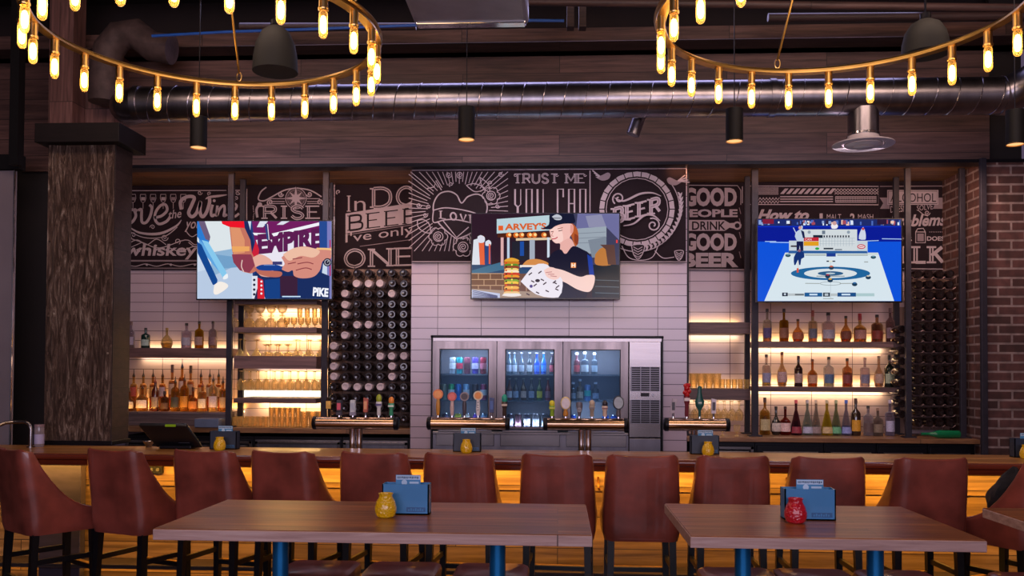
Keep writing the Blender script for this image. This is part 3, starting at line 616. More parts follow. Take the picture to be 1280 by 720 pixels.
# ================================================================ back bar
YS = 8.3      # front posts
def shelf(x0p, x1p, yt, yb, Yf, Yb, label, strip='both', group=None, e=5.5, endY=None):
    a = X_(x0p, endY or Yf); c = X_(x1p, endY or Yf); zt = Z_(yt, Yf, (x0p + x1p) / 2); zb = Z_(yb, Yf, (x0p + x1p) / 2)
    t = thing('wall_shelf', label, 'shelf', ((a + c) / 2, Yb, zb), 0, group)
    MB().box(a, c, Yf, Yb - .035, zb, zt).build('board', M_shelf, t, smooth=False, bevel=.002)
    L = c - a; xm = (a + c) / 2
    if strip in ('both', 'down'):
        MB().box(a + .02, c - .02, Yb - .034, Yb - .012, zb + .004, zb + .016).build('led_strip', M_ledw, t, smooth=False)
        area((xm, Yb - .045, zb - .022), L - .04, e * L * .16, 'ffdf94', target=(xm, Yb, zb - .026), sy=.02)
        area((xm, Yb - .06, zb - .006), L - .04, e * L * .32, 'ffcf88', target=(xm, Yb - .04, zb - .5), sy=.03)
    if strip in ('both', 'up'):
        MB().box(a + .02, c - .02, Yb - .034, Yb - .012, zt - .016, zt - .004).build('led_strip', M_ledw, t, smooth=False)
        area((xm, Yb - .05, zt + .03), L - .04, e * L * .18, 'ffd070', target=(xm, Yb, zt + .035), sy=.02)
        area((xm, Yb - .03, zt + .01), L - .04, e * L * .2, 'ffc060', target=(xm, Yb - .02, zt + .5), sy=.03)
    return zt
zc_ = 1.05
# right alcove counter and coolers under it
xr0, xr1 = xcr, xsr
tag(MB().box(xr0, xr1 - .002, 8.12, YB - .002, zc_ - .04, zc_).build('back_counter', M_counter, loc=((xr0 + xr1) / 2, 8.5, 1), smooth=False, bevel=.003), 'wooden back counter in the right alcove carrying the lowest row of bottles', 'counter')
def under_unit(x0p, x1p, label, door, Yf=8.2, hand=True, mats=None):
    a, c = X_(x0p, Yf) + .003, min(X_(x1p, Yf) - .003, xsr - .006)
    if a < xcl < c: c = xcl - .006
    t = thing('undercounter_fridge', label, 'fridge', ((a + c) / 2, Yf, 0)); zt = zc_ - .045
    MB().box(a, c, Yf + .02, YB - .05, 0, zt).build('cabinet', M_black, t, smooth=False)
    dr = MB().box(a + .012, c - .012, Yf, Yf + .018, .1, zt - .03).build('door', mats or M_black, t, smooth=False, bevel=.003)
    if door == 'frame':
        MB().box(a + .012, c - .012, Yf - .008, Yf, zt - .07, zt - .045).box(a + .012, a + .04, Yf - .008, Yf, .1, zt - .045).box(c - .04, c - .012, Yf - .008, Yf, .1, zt - .045).build('door_frame', M_ss, t, smooth=False, bevel=.002)
    if hand: MB().tube([(a + .06, Yf, zt - .09), (a + .06, Yf - .03, zt - .09), (c - .06, Yf - .03, zt - .09), (c - .06, Yf, zt - .09)], .006, 8).build('handle', M_ssd, dr)
for i, (a, c, dk) in enumerate(((865, 944, 'frame'), (944, 1030, 0), (1030, 1096, 0), (1096, 1160, 0), (1160, 1222, 0))):
    under_unit(a, c, ['black undercounter fridge with a steel door frame at the left of the right alcove', 'black undercounter fridge under the brown and red bottles in the right alcove', 'black undercounter fridge under the yellow and green bottles in the right alcove', 'black undercounter fridge under the last bottles before the right wine rack', 'black undercounter fridge under the right wine rack'][i], dk)
# left alcove
zl = Z_(534, 8.3, 300)
xl0 = X_(100, YS)
tag(MB().box(xl0, xcl, 8.25, YB - .002, zl - .05, zl).build('back_counter', M_counter, loc=(-2.5, 8.5, 1), smooth=False, bevel=.003), 'wooden back counter in the left alcove under the glassware shelves', 'counter')
for i, (a, c, dk) in enumerate(((157, 232, 0), (232, 318, 0), (318, 428, 1), (428, 512, 1))):
    under_unit(a, c, ['dark undercounter fridge behind the cash register', 'dark undercounter fridge below the blue box', 'steel-fronted undercounter fridge below the stacked tumblers', 'steel-fronted undercounter fridge below the left wine rack'][i], 'frame', mats=M_ssd if dk else None, Yf=8.27, hand=not dk)

# shelves, right alcove main unit
Lg = 'lit bottle shelves of the right alcove'
z_rt = shelf(946, 1127, 427, 434, 8.45, YB, 'upper lit bottle shelf right below the curling screen')
z_rm = shelf(946, 1127, 484, 490, 8.45, YB, 'middle lit bottle shelf of the right alcove')
shelf(862, 938, 403, 417, 8.45, YB, 'empty thick lit shelf between the tiled wall end and the steel posts', e=3)
z_rg = shelf(862, 938, 486, 500, 8.45, YB, 'thick lit shelf with beer glasses between the tiled wall end and the posts', e=3)
# left alcove shelves
z_lt = shelf(152, 284, 435, 447, 8.5, YB, 'lit shelf with six spirits bottles beside the column', e=2.6)
z_ll = Z_(515, 8.42, 220)
t = thing('speed_shelf', 'deep lit plank shelf holding the crowded amber bottles beside the column', 'shelf', (-3.8, 8.6, z_ll))
a, c = X_(140, 8.4), X_(284, 8.4)
MB().box(a, c, 8.42, YB - .04, zl + .002, z_ll).build('board', wood('shelf_grey_planks', '4a3a3c', '7a666a', '94807f', 'X', (3, .3), .5), t, smooth=False, bevel=.003)
MB().box(a, c, YB - .038, YB - .01, z_ll - .02, z_ll - .004).build('led_strip', M_led, t, smooth=False)
area(((a + c) / 2, YB - .03, z_ll + .01), c - a, 8, 'ffb84c', target=((a + c) / 2, YB - .03, z_ll + 1), sy=.03)
area(((a + c) / 2, 8.44, z_ll + .012), c - a, 1, 'ffb84c', target=((a + c) / 2, 8.8, z_ll + .4), sy=.02)
# posts
def post(px, Y, label, w=.06, z0=zc_, top=ZS, lo=0, d=.04):
    x = X_(px, Y, 400)
    t = thing('steel_post', label, 'post', (x, Y, z0))
    MB().box(x - w / 2, x + w / 2, Y - d / 2, Y + d / 2, z0, top).build('post_bar', M_post, t, smooth=False, bevel=.003)
    MB().box(x - w / 2 - .03, x + w / 2 + .03, Y - d / 2 - .03, Y + d / 2 + .03, z0, z0 + .012).build('foot_plate', M_post, t, smooth=False)
post(287.5, YS, 'dark steel front post left of the glassware shelves', z0=zl, w=.055)
post(406, YS, 'dark steel front post right of the glassware shelves', z0=zl, w=.055)
post(302, 8.62, 'dark steel rear post left of the glassware shelves', z0=zl, w=.055)
post(413, 8.8, 'dark steel rear post right of the glassware shelves', z0=zl, w=.03)
post(943.5, YS, 'dark steel front post left of the lit bottle shelves')
post(934, 8.62, 'dark steel rear post left of the lit bottle shelves', w=.05)
post(1135, YS, 'dark steel front post right of the lit bottle shelves', w=.05)
post(1120.5, 8.7, 'dark steel rear post right of the lit bottle shelves', w=.05)
post(859.5, 8.35, 'thin dark steel post against the end of the tiled wall', w=.02)
post(1203, 8.32, 'dark steel post at the right end of the right wine rack', w=.05)
post(1229.5, 7.94, 'dark steel post at the brick corner', w=.05, z0=0)
# boards of the glassware unit
def gboard(y0, y1, label, led=1):
    a, c = X_(284.5, YS), X_(408.5, YS)
    zt, zb = Z_(y0, YS, 345), Z_(y1, YS, 345); t = thing('glassware_shelf', label, 'shelf', ((a + c) / 2, 8.55, zb))
    MB().box(a + .055, c - .105, YS + .01, YB - .04, zb, zt).build('board', M_shelf, t, smooth=False, bevel=.002)
    if led:
        MB().box(a + .1, c - .085, YB - .036, YB - .01, zb + .003, zb + .018).build('led_strip', M_ledw, t, smooth=False)
        area(((a + c) / 2 + .05, YB - .05, zb - .006), c - a - .15, 6, 'ffd07c', target=((a + c) / 2 + .05, YB - .05, zb - .5), sy=.03)
    return zt
gboard(374.5, 380.5, 'top board of the glassware unit just under the left screen')
zg1 = gboard(409, 416, 'glassware shelf under the large stemless bowls')
zg2 = gboard(445, 461, 'thick glassware shelf under the upturned martini glasses')
zg3 = gboard(498, 504, 'glassware shelf above the stacked tumblers')
# bright lit wall low in third shelf bay, painted as a glowing strip
a, c = X_(302, YB - .02), X_(408, YB - .02)
tag(MB().box(a, c, YB - .02, YB - .004, Z_(497, YB, 350), Z_(488, YB, 350)).build('lit_wall_strip', emit('lit_wall_glow', 'fff4dc', 1.6), loc=((a + c) / 2, YB, 1.4), smooth=False), 'white wall strip behind the hanging stem glasses, its lit look made by glow', 'light')
# little things on the rear post
p = P(411, 506, 8.28)
tag(MB().box(p.x - .022, p.x + .022, 8.26, 8.279, p.z - .035, p.z + .035).cyl((p.x, 8.255, p.z), (p.x, 8.26, p.z), .012).build('wall_switch', pr('cream_plastic', 'd8a850', .4), loc=p, smooth=False), 'small cream switch plate on the post by the left wine rack', 'switch')

# ================================================================ wine racks
M_rackw = wood('rack_panel', '5c443c', '82645a', '9c8074', 'Z', (3, .12), .6)
def rack(x0p, x1p, y0p, y1p, label):
    Y = 8.72; a = P(x0p, y1p, Y); c = P(x1p, y0p, Y)
    if a.x < xcl: c.x = min(c.x, xcl - .006)
    else: c.x = min(c.x, xsr - .006)
    r = thing('wine_rack', label, 'wine rack', ((a.x + c.x) / 2, Y, a.z))
    a.z = max(a.z, (zl if a.x < xcl else zc_) + .003)
    MB().box(a.x, c.x, Y, Y + .05, a.z, c.z).build('back_board', M_rackw, r, smooth=False)
    return r
rkL = rack(413, 530, 336.5, 533, 'tall dark wine rack between the glassware unit and the tiled wall')
rkR = rack(1141, 1186, 339, 537, 'tall dark wine rack at the brick end of the right alcove')
def wine_bottle(mg, mc, name, label, group, r=.0375):
    t = thing('wine_bottle', label, 'wine bottle', (0, 0, 0), 0, group)
    MB().lathe([(.001, .006), (r * .55, .004), (r * .62, 0), (r * .9, 0), (r, .006), (r, .18), (r * .8, .215), (.016, .24), (.0145, .3), (.001, .3)], (0, 0, 0), 14, ax='Y').build('glass_body', mg, t, world=False)
    MB().lathe([(.0155, .24), (.0155, .302), (.001, .302)], (0, 0, 0), 10, ax='Y').build('capsule', mc, t, world=False)
    return t
M_wd = pr('dark_green_glass', '1c1212', .16, 0, .1, 20, coat=.5)
M_wl = pr('frosted_pale_glass', 'b8a8b0', .35, 0, .1, 60)
prD = wine_bottle(M_wd, pr('capsule_red', '4a1018', .3), 'd', 'dark wine bottle lying base outward in the left wine rack', 'dark wine bottles in the left rack'); tD = snapshot(prD)
prL = wine_bottle(M_wl, pr('capsule_red', '4a1018', .3), 'l', 'pale clear-glass wine bottle lying base outward in the left wine rack', 'pale wine bottles in the left rack'); tL = snapshot(prL)
cols = [417, 431, 446, 460.5, 475, 490, 504.5]; rows = [341, 354.4, 367, 380.5, 392.8, 405.8, 419, 432, 445, 458, 470.5, 483.5, 497, 509.5, 523]
pale = {(1, 2), (1, 3), (1, 4), (2, 1), (2, 5), (3, 1), (4, 1), (5, 2), (5, 3), (6, 1), (7, 0), (8, 0), (8, 4), (8, 5), (8, 6), (9, 0), (9, 5), (10, 0), (10, 5), (11, 1), (11, 2), (11, 3), (11, 4)}
YW = 8.41
used = {'d': 0, 'l': 0}
pegs = MB(); rb = random.Random(3)
for r_, y in enumerate(rows):
    for c_, x in enumerate(cols):
        rb.random()
        q = P(x, y, YW) + Vector((rb.uniform(-.004, .004), rb.uniform(-.014, .003), rb.uniform(-.003, .003)))
        k = 'l' if (r_, c_) in pale else 'd'
        o, tr = (prL, tL) if k == 'l' else (prD, tD)
        if not used[k]: o.location = q; used[k] = 1
        else: copy_tree(o, loc=q, tree=tr)
        for dy in (.06, .17): pegs.tube([(q.x - .05, YW + dy + .01, q.z + .012), (q.x - .03, YW + dy + .01, q.z - .043), (q.x + .03, YW + dy + .01, q.z - .043), (q.x + .05, YW + dy + .01, q.z + .012)], .003, 4)
        pegs.cyl((q.x, YW + .05, q.z - .046), (q.x, 8.72, q.z - .046), .003, n=5)
pegs.build('wire_cradles', M_black, rkL, smooth=False)
pegs = MB()
first = None
for r_ in range(15):
    for c_, x in enumerate((1148, 1161.5, 1175, 1188.5)):
        y = 342 + r_ * 13.3
        q = P(x, y, YW) + Vector((rb.uniform(-.004, .004), rb.uniform(-.014, .003), 0))
        copy_tree(prD, loc=q, tree=tD, label='dark wine bottle lying base outward in the right wine rack', group='dark wine bottles in the right rack')
        pegs.tube([(q.x - .055, YW + .02, q.z - .028), (q.x - .03, YW + .02, q.z - .046), (q.x + .03, YW + .02, q.z - .046), (q.x + .055, YW + .02, q.z - .028)], .0055, 5).cyl((q.x, YW + .02, q.z - .048), (q.x, 8.72, q.z - .048), .003, n=5)
    if 5 <= r_ <= 13:
        q = P(1127.5, 342 + r_ * 13.3 + 3, 8.36); copy_tree(prD, loc=q, tree=tD, label='dark wine bottle in the single column between the two steel posts', group='dark wine bottles between the posts')
        q2 = q
pegs.build('wire_cradles', pr('dull_wire', '6a5458', .4, .5), rkR, smooth=False)
a, c = P(1124, 390, 8.72), P(1132, 530, 8.72)
tag(MB().box(a.x, c.x, 8.74, 8.86, zc_, a.z + .05).build('rack_upright', M_rackw, loc=(a.x, 8.7, zc_), smooth=False), 'narrow timber upright behind the single column of wine bottles', 'post')
# green bottle lying on the counter
gb = thing('lying_bottle', 'green glass bottle lying on its side at the foot of the right wine rack', 'bottle', (X_(1178, 8.3), 8.28, zc_))
x1_, x0_ = X_(1199, 8.26), X_(1155, 8.26)
g = MB().lathe([(.001, 0), (.03, 0), (.036, .008), (.036, .19), (.02, .25), (.013, .28), (.013, .34), (.001, .34)], (0, 0, 0), 18).build('glass_body', glass('bright_green_glass', '0f7a4c', .6, dens='2fae6a'), gb, world=False)
g.matrix_local = Matrix.Translation((x1_ - gb.location.x, -.02, .037)) @ Matrix.Rotation(-PI / 2, 4, 'Y')

# ================================================================ cooler
ck = thing('bottle_cooler', 'built-in stainless cooler with three glass doors and a louvred compressor panel', 'cooler', ((fx0 + fx1) / 2, YC, 0))
YF_ = YC - .02
def cx(px): return X_(px, YF_, 480)
def cz(py, px=680): return Z_(py, YF_, px)
zt = fzt - .004; zb = Z_(536, YF_, 680)
MB().box(fx0 + .004, cx(541), YF_ - .01, YC + .04, 0, zt).box(cx(827), fx1 - .004, YF_ - .01, YC + .04, 0, zt).box(fx0, fx1, YF_ - .01, YC + .04, zt - .02, zt).build('outer_frame', M_black, ck, smooth=False)
mb = MB(); mb.box(cx(541), cx(827), YF_, YF_ + .02, zt - .05, zt - .022); mb.build('top_rail', M_ss, ck, smooth=False)
M_inn = pr('cooler_lining', '55555f', .5, .2, .1, 4)
mb = MB().box(cx(541), cx(786), 8.6, 8.62, zb, zt - .05).box(cx(541), cx(543), YC + .05, 8.6, zb, zt - .05).box(cx(784), cx(786), YC + .05, 8.6, zb, zt - .05).box(cx(541), cx(786), YC + .05, 8.6, zb - .02, zb).box(cx(541), cx(786), YC + .05, 8.6, zt - .07, zt - .05)
mb.build('lining', M_inn, ck, smooth=False)
M_cg = glass('cooler_door_glass', '7fa4c8', .05, .04, dens='dce9f4')
for (a, c, w0, w1) in ((541, 620.5, 549.5, 611), (621.5, 703, 631.5, 693), (704, 785, 713, 775.6)):
    A, C, W0, W1 = cx(a), cx(c), cx(w0), cx(w1); zw = cz(436.6); z0 = zb + .0; zd = cz(533.5) if a == 621.5 else cz(526)
    m = MB().box(A, W0, YF_ - .015, YF_ + .03, z0, zt - .052).box(W1, C, YF_ - .015, YF_ + .03, z0, zt - .052).box(W0, W1, YF_ - .015, YF_ + .03, zw, zt - .052).box(W0, W1, YF_ - .015, YF_ + .03, z0, zd)
    dr = m.build('door', pr('brushed_door_steel', '6e6566', .24, 1, .35, 2.2, stretch=(5, 1, .6)), ck, smooth=False)
    MB().box(W0, W1, YF_ + .004, YF_ + .008, zd, zw).build('door_glass', M_cg, dr, smooth=False)
    MB().box(W0 - .001, W0 + .008, YF_ - .017, YF_ + .01, zd, zw).box(W1 - .008, W1 + .001, YF_ - .017, YF_ + .01, zd, zw).box(W0, W1, YF_ - .017, YF_ + .01, zw - .008, zw).build('gasket', M_black, dr, smooth=False)
pa_, pb_ = cx(786.5), cx(826)
MB().box(pa_, pb_, YF_, YF_ + .03, cz(545.5), zt - .05).build('compressor_panel', M_ss, ck, smooth=False, bevel=.003)
MB().box(pa_, pb_, YF_, YF_ + .03, 0, cz(547)).build('lower_panel', M_ssd, ck, smooth=False, bevel=.003)
for (y0, y1) in ((458, 488), (499, 528)):
    mb = MB().box(cx(788), cx(825), YF_ - .004, YF_, cz(y1), cz(y0)); g_ = mb.build('vent_grille', M_black, ck, smooth=False)
    mb = MB(); n = 11
    for k in range(n + 1):
        z = cz(y1) + (cz(y0) - cz(y1)) * k / n; mb.box(cx(788.5), cx(824.5), YF_ - .01, YF_ - .003, z - .0028, z + .0028)
    for k in range(4): x = cx(789 + k * 11.8); mb.box(x - .003, x + .003, YF_ - .012, YF_ - .003, cz(y1), cz(y0))
    mb.build('louvres', M_ssd, g_, smooth=False)
MB().box(cx(801), cx(811.5), YF_ - .006, YF_, cz(494.8), cz(490.2)).build('display', M_black, ck, smooth=False)
MB().cyl((cx(816), YF_ - .006, cz(492.5)), (cx(816), YF_, cz(492.5)), .012).build('knob', M_chrome, ck)
M_shg = glass('glass_shelf', 'b8c8d4', .12, .05)
shz = [cz(468), cz(501.5)]
for z in shz: MB().box(cx(543), cx(784), YC + .08, 8.58, z - .008, z).build('inner_shelf', M_shg, ck, smooth=False)
for x in (621, 703.5): MB().box(cx(x) - .008, cx(x) + .008, YC + .05, 8.58, zb, zt - .07).build('divider', M_inn, ck, smooth=False)
for xm in (cx(581), cx(662), cx(744)): area((xm, YC + .1, zt - .1), .45, 7, 'e8efff', target=(xm, 8.5, zb), sy=.05)
for xm in (cx(581), cx(662), cx(744)): area((xm, 8.25, zb + .02), .42, 5, 'e8efff', target=(xm, 8.5, zb + .6), sy=.05)
# steel drawer unit under the cooler
dw = thing('steel_drawer_unit', 'stainless drawer unit below the glass-door cooler', 'drawers', ((fx0 + fx1) / 2, YC, 0))
MB().box(cx(541.5), cx(785.5), YF_, YC + .3, 0, zb - .03).build('cabinet', M_ssd, dw, smooth=False)
for (a, c) in ((546, 618), (626, 700), (708, 783)):
    d_ = MB().box(cx(a), cx(c), YF_ - .022, YF_ - .001, cz(558), cz(541)).build('drawer', M_ss, dw, smooth=False, bevel=.003)
    MB().box(cx(a) + .02, cx(c) - .02, YF_ - .035, YF_ - .022, cz(540), cz(538)).build('handle', M_ss, d_, smooth=False)
MB().box(cx(541.5), cx(785.5), YF_ - .03, YF_, zb - .055, zb - .03).build('ledge', M_ss, dw, smooth=False, bevel=.004)

# ---------------------------------------------------------------- cans and bottles
CAN = {}
def can(x, Y, z, h, col, label, group=None, rim='b8b8c4', band=None):
    key = (round(h, 3), col, band)
    if key in CAN: o, tr = CAN[key]; return copy_tree(o, loc=(x, Y, z), label=label, group=group, tree=tr)
    r = .031
    z += .0012; t = thing('drink_can', label, 'can', (x, Y, z), 0, group)
    m = MB().lathe([(r * .8, 0), (r, .008), (r, h - .014), (r * .82, h)], (0, 0, 0), 16); m.build('can_body', pr('can_' + col, col, .25, .5, .08, 40), t, world=False)
    MB().lathe([(r * .82, h - .001), (r * .86, h + .002), (r * .78, h + .002), (r * .74, h - .003), (.001, h - .003)], (0, 0, 0), 16).build('lid', M_chrome, t, world=False)
    if band: MB().lathe([(r + .0006, h * .3), (r + .0006, h * .65)], (0, 0, 0), 16).build('can_label', pr('can_' + band, band, .35, 0, .2, 60), t, world=False)
    CAN[key] = (t, snapshot(t)); return t
SHP = {  # neck radius, shoulder start, neck start, (body radius factor per height), lip
 'wine': (.22, .58, .74), 'square': (.27, .62, .72), 'squat': (.24, .5, .62), 'round': (.2, .45, .66), 'tall': (.24, .6, .7), 'beer': (.36, .5, .74), 'cone': (.22, .08, .72), 'flask': (.22, .55, .68)}
BOT = {}
def bottle(x, Y, z, h, w, shape, gcol, lab, cap, label, liq=None, lev=.4, group=None, flat=1.0, spout=False, gl=.06, labz=(.12, .42), caph=None, solid=False):
    n = 16; r = w / 2; nk, sh, ns = SHP[shape]; rn = max(r * nk, .0122) if shape != 'beer' else r * nk
    t = thing('spirits_bottle' if shape != 'beer' else 'beer_bottle', label, 'bottle', (x, Y, z + .0012), 0, group)
    if shape == 'round': body = [(r * .62, 0), (r * .8, h * .03), (r, h * .2), (r * .98, h * .32), (r * .8, h * .46), (r * .45, h * .58), (rn, h * ns)]
    elif shape == 'cone': body = [(r * .95, 0), (r, h * .03), (r * .98, h * .1), (r * .75, h * .35), (r * .45, h * .58), (rn, h * ns)]
    elif shape in ('square', 'flask'): body = [(r * .94, 0), (r, h * .02), (r, h * sh), (r * .85, h * (sh + .05)), (rn * 1.3, h * ns), (rn, h * (ns + .02))]
    elif shape == 'squat': body = [(r * .92, 0), (r * .98, h * .02), (r, h * .1), (r, h * sh * .9), (r * .9, h * sh), (r * .5, h * (sh + .08)), (rn, h * ns)]
    else: body = [(r * .92, 0), (r, h * .02), (r, h * sh), (r * .85, h * (sh + .05)), (rn * 1.25, h * (ns - .03)), (rn, h * ns)]
    ch = caph or (.1 if shape != 'wine' else .14)
    body += [(rn, h * (1 - ch)), (rn * 1.15, h * (1 - ch)), (rn * 1.15, h * (1 - ch * .85)), (rn * .9, h * (1 - ch * .8))]
    nn = 4 if False else n
    sy = flat
    gm = pr('bottle_solid_' + gcol, gcol, .12, 0, .15, 30, coat=.6) if solid else glass('bottle_glass_' + gcol, gcol, gl)
    MB().lathe(body, (0, 0, 0), nn, 1, sy).build('glass_body', gm, t, world=False)
    if liq and not solid:
        zl_ = h * lev; pts = [(a * .9, b) for a, b in body if b < zl_]; pts[0] = (pts[0][0], h * .015)
        for i in range(len(body) - 1):
            if body[i][1] < zl_ <= body[i + 1][1]:
                f = (zl_ - body[i][1]) / (body[i + 1][1] - body[i][1]); rr = (body[i][0] + (body[i + 1][0] - body[i][0]) * f) * .9; pts += [(rr, zl_), (.0005, zl_)]; break
        MB().lathe(pts, (0, 0, 0), 12, 1, sy).build('liquor', glass('liquor_' + liq, liq, .3, .1, dens=liq), t, world=False)
    if lab:
        def rad(zz):
            for i in range(len(body) - 1):
                if body[i][1] <= zz <= body[i + 1][1]: f = (zz - body[i][1]) / max(1e-6, body[i + 1][1] - body[i][1]); return body[i][0] + (body[i + 1][0] - body[i][0]) * f
            return r
        zs = [h * (labz[0] + (labz[1] - labz[0]) * k / 4) for k in range(5)]; m = MB(); vs = []; K = 8
        for zz in zs:
            R = rad(zz) + .0008
            for k in range(K + 1): a = -PI / 2 + (k / K - .5) * 2.3; vs.append((R * math.cos(a), (R * math.sin(a)) * sy, zz))
        m.add(vs, [(j * (K + 1) + k, j * (K + 1) + k + 1, (j + 1) * (K + 1) + k + 1, (j + 1) * (K + 1) + k) for j in range(4) for k in range(K)])
        m.build('paper_label', pr('label_' + lab, lab, .6, 0, .25, 90), t, world=False)
    cm = pr('cap_' + cap, cap, .35, 0, .15, 40)
    if spout: MB().lathe([(rn * 1.1, h * (1 - ch)), (rn * 1.2, h * (1 - ch * .8)), (rn * .7, h * (1 - ch * .6)), (.0045, h * (1 - ch * .4)), (.003, h * 1.03), (.0005, h * 1.03)], (0, 0, 0), 10).build('pour_spout', cm, t, world=False)
    elif shape == 'beer': MB().lathe([(rn * 1.25, h * .97), (rn * 1.3, h), (.0005, h)], (0, 0, 0), 12).build('crown_cap', cm, t, world=False)
    else: MB().lathe([(rn * 1.22, h * (1 - ch)), (rn * 1.22, h * .99), (rn * 1.1, h), (.0005, h)], (0, 0, 0), 12).build('stopper', cm, t, world=False)
    return t
def bpx(px, ytop, wpx, Y, z, *a, **k):
    s = Y / F; ztop = P(px, ytop, Y).z; return bottle(P(px, 463, Y).x, Y, z, ztop - z, wpx * s * .97, *a, **k)
Yb_ = 8.66
# upper shelf, right
for a in ((959, 386, 11, 'tall', 'd8cfc4', '6a5a8a', '2a2028', 'clear bottle with a violet label, first from the left on the upper right shelf', 'c89820', .28),
          (980, 386, 11.5, 'tall', 'c8a030', 'a06a50', '2a2028', 'amber bottle with a brown label, second on the upper right shelf', 'c08a10', .85),
          (997.5, 399, 14.5, 'round', 'e0b070', 'c07050', '3a2018', 'squat round decanter bottle with a dark stopper on the upper right shelf', 'c07818', .35),
          (1016, 388, 11, 'tall', 'd8c8b0', '7a7a88', '8a4038', 'clear bottle with a rust red neck on the upper right shelf', 'd0a020', .3),
          (1035.5, 391, 16, 'square', 'd8ccd0', 'c8bcc8', '1d1418', 'wide clear bottle with a black pourer-like stopper on the upper right shelf', 'c8a028', .2),
          (1057.5, 395, 14, 'round', 'd8b070', '8a5040', '1d1814', 'round-shouldered bourbon bottle with a black cap on the upper right shelf', 'b86020', .4),
          (1075, 392, 15.5, 'squat', 'd8b878', 'c08a80', '8a1a28', 'squat bottle with a tall wine-red dipped neck on the upper right shelf', 'c89830', .5),
          (1096.5, 393.5, 14, 'square', 'c8a078', '8a3a30', '14141c', 'square decanter bottle with a round black stopper on the upper right shelf', 'a0380c', .66),
          (1113, 385, 11, 'wine', 'a88a90', '9a8090', '5a4048', 'tall mauve bottle in the dim end of the upper right shelf', None, 0)):
    bpx(a[0], a[1], a[2], Yb_, z_rt, a[3], a[4], a[5], a[6], a[7], liq=a[8], lev=a[9], caph=.24 if a[6] == '8a1a28' else (.2 if a[6] == '8a4038' else None))
for a in ((958, 443, 11, 'tall', 'd4c8c4', '8a88a8', '3a2028', 'clear bottle with a grey-white label, first on the middle right shelf', 'c8c020', .25, 0),
          (977.5, 440, 13, 'round', 'd8c0a0', 'b09090', '6a2820', 'pear-shaped clear bottle, second on the middle right shelf', 'c8b020', .15, 0),
          (998, 445, 10.5, 'wine', '2a1010', 'a88c88', '4a1418', 'dark brown bottle with a pale oval label on the middle right shelf', None, 0, 1),
          (1015.5, 449, 12, 'squat', 'd8a050', 'b88a70', '6a3020', 'squat amber bottle with a tan label on the middle right shelf', 'd09020', .6, 0),
          (1036, 446, 13, 'square', 'd4d0d0', '54688a', '16121c', 'clear square-shouldered bottle with a large slate blue label', 'c8c8a0', .3, 0),
          (1059, 448, 12, 'square', 'd0a070', '7a3a38', '1c1418', 'bottle with a dark red label and black cap on the middle right shelf', 'c07020', .5, 0),
          (1081, 447, 12, 'tall', 'd8ccd0', '7a7488', 'c8a8a0', 'clear bottle with a grey label and pale cap on the middle right shelf', 'd8d0c8', .3, 0),
          (1098.5, 445, 12, 'round', 'd8c0a8', 'b09080', 'a08878', 'long-necked pear-shaped bottle near the end of the middle right shelf', 'c8a868', .3, 0),
          (1111.5, 444, 12, 'wine', '16201a', 'a8b094', '16201a', 'dark green bottle with a cream label at the end of the middle right shelf', None, 0, 1)):
    bpx(a[0], a[1], a[2], Yb_, z_rm, a[3], a[4], a[5], a[6], a[7], liq=a[8], lev=a[9], solid=bool(a[10]))
Yc_ = 8.5
for a in ((956, 497, 13, 'wine', 'c8a048', 'b8a880', '3a1c14', 'brandy bottle with a dark shoulder and gold-white label, first on the right counter', 'a87010', .5, 0),
          (970, 508, 13, 'round', '1a1618', 'c0b4b0', '14101a', 'small squat black bottle with a white label on the right counter', None, 0, 1),
          (981.5, 508, 13, 'squat', 'a02c20', 'd8b8b8', '2a1418', 'red-orange liqueur bottle with a white label on the right counter', 'a82010', .8, 0),
          (995, 500, 14, 'cone', '7a4050', '8a3040', 'c04858', 'cone bottle with deep red liquor and a pink cap on the right counter', '7a1420', .4, 0),
          (1009, 500, 14, 'cone', 'b0b8b0', 'a8a8c0', 'b0a8b0', 'cone bottle with pale grey liquor, left of the yellow one by two', 'a8b0a8', .3, 0),
          (1020, 500, 13, 'cone', 'b8b0a8', '8a7878', 'c8b8a8', 'cone bottle with clear liquor directly left of the yellow one', 'c0b8a8', .3, 0),
          (1033.5, 500, 14.5, 'cone', 'd0c040', 'b8a078', 'b0a890', 'cone bottle filled with yellow liquor on the right counter', 'c8b010', .6, 0),
          (1045, 500, 13, 'cone', 'a8b090', '60a078', '9aa888', 'cone bottle with green liquor on the right counter', '10803a', .28, 0),
          (1057.5, 500, 13.5, 'cone', 'b0a8b8', '8088c0', '3a60c0', 'cone bottle with blue liquor and a blue cap on the right counter', '2038a8', .28, 0),
          (1069.5, 498, 12, 'wine', '2a1a12', 'c89028', '3a2018', 'dark bottle with a golden label on the right counter', None, 0, 1),
          (1085, 507, 12.5, 'square', 'c8c0c8', '5a4848', '16121c', 'small clear bottle with a dark label and black stopper on the right counter', 'd0c8c8', .2, 0),
          (1097, 510, 13, 'flask', 'b0a098', '7a6a5a', '8a6a60', 'square flask with a tan label near the end of the right counter', 'a89880', .4, 0),
          (1112, 500, 11.5, 'tall', 'c0b4c8', 'a8a4c0', 'c0b0c8', 'tall pale bottle with a lilac label at the end of the right counter', 'c8c0d0', .3, 0)):
    t_ = bpx(a[0], a[1], a[2], Yc_, zc_, a[3], a[4], a[5], a[6], a[7], liq=a[8], lev=a[9], solid=bool(a[10]), labz=(.06, .24) if a[3] == 'cone' else (.12, .42))
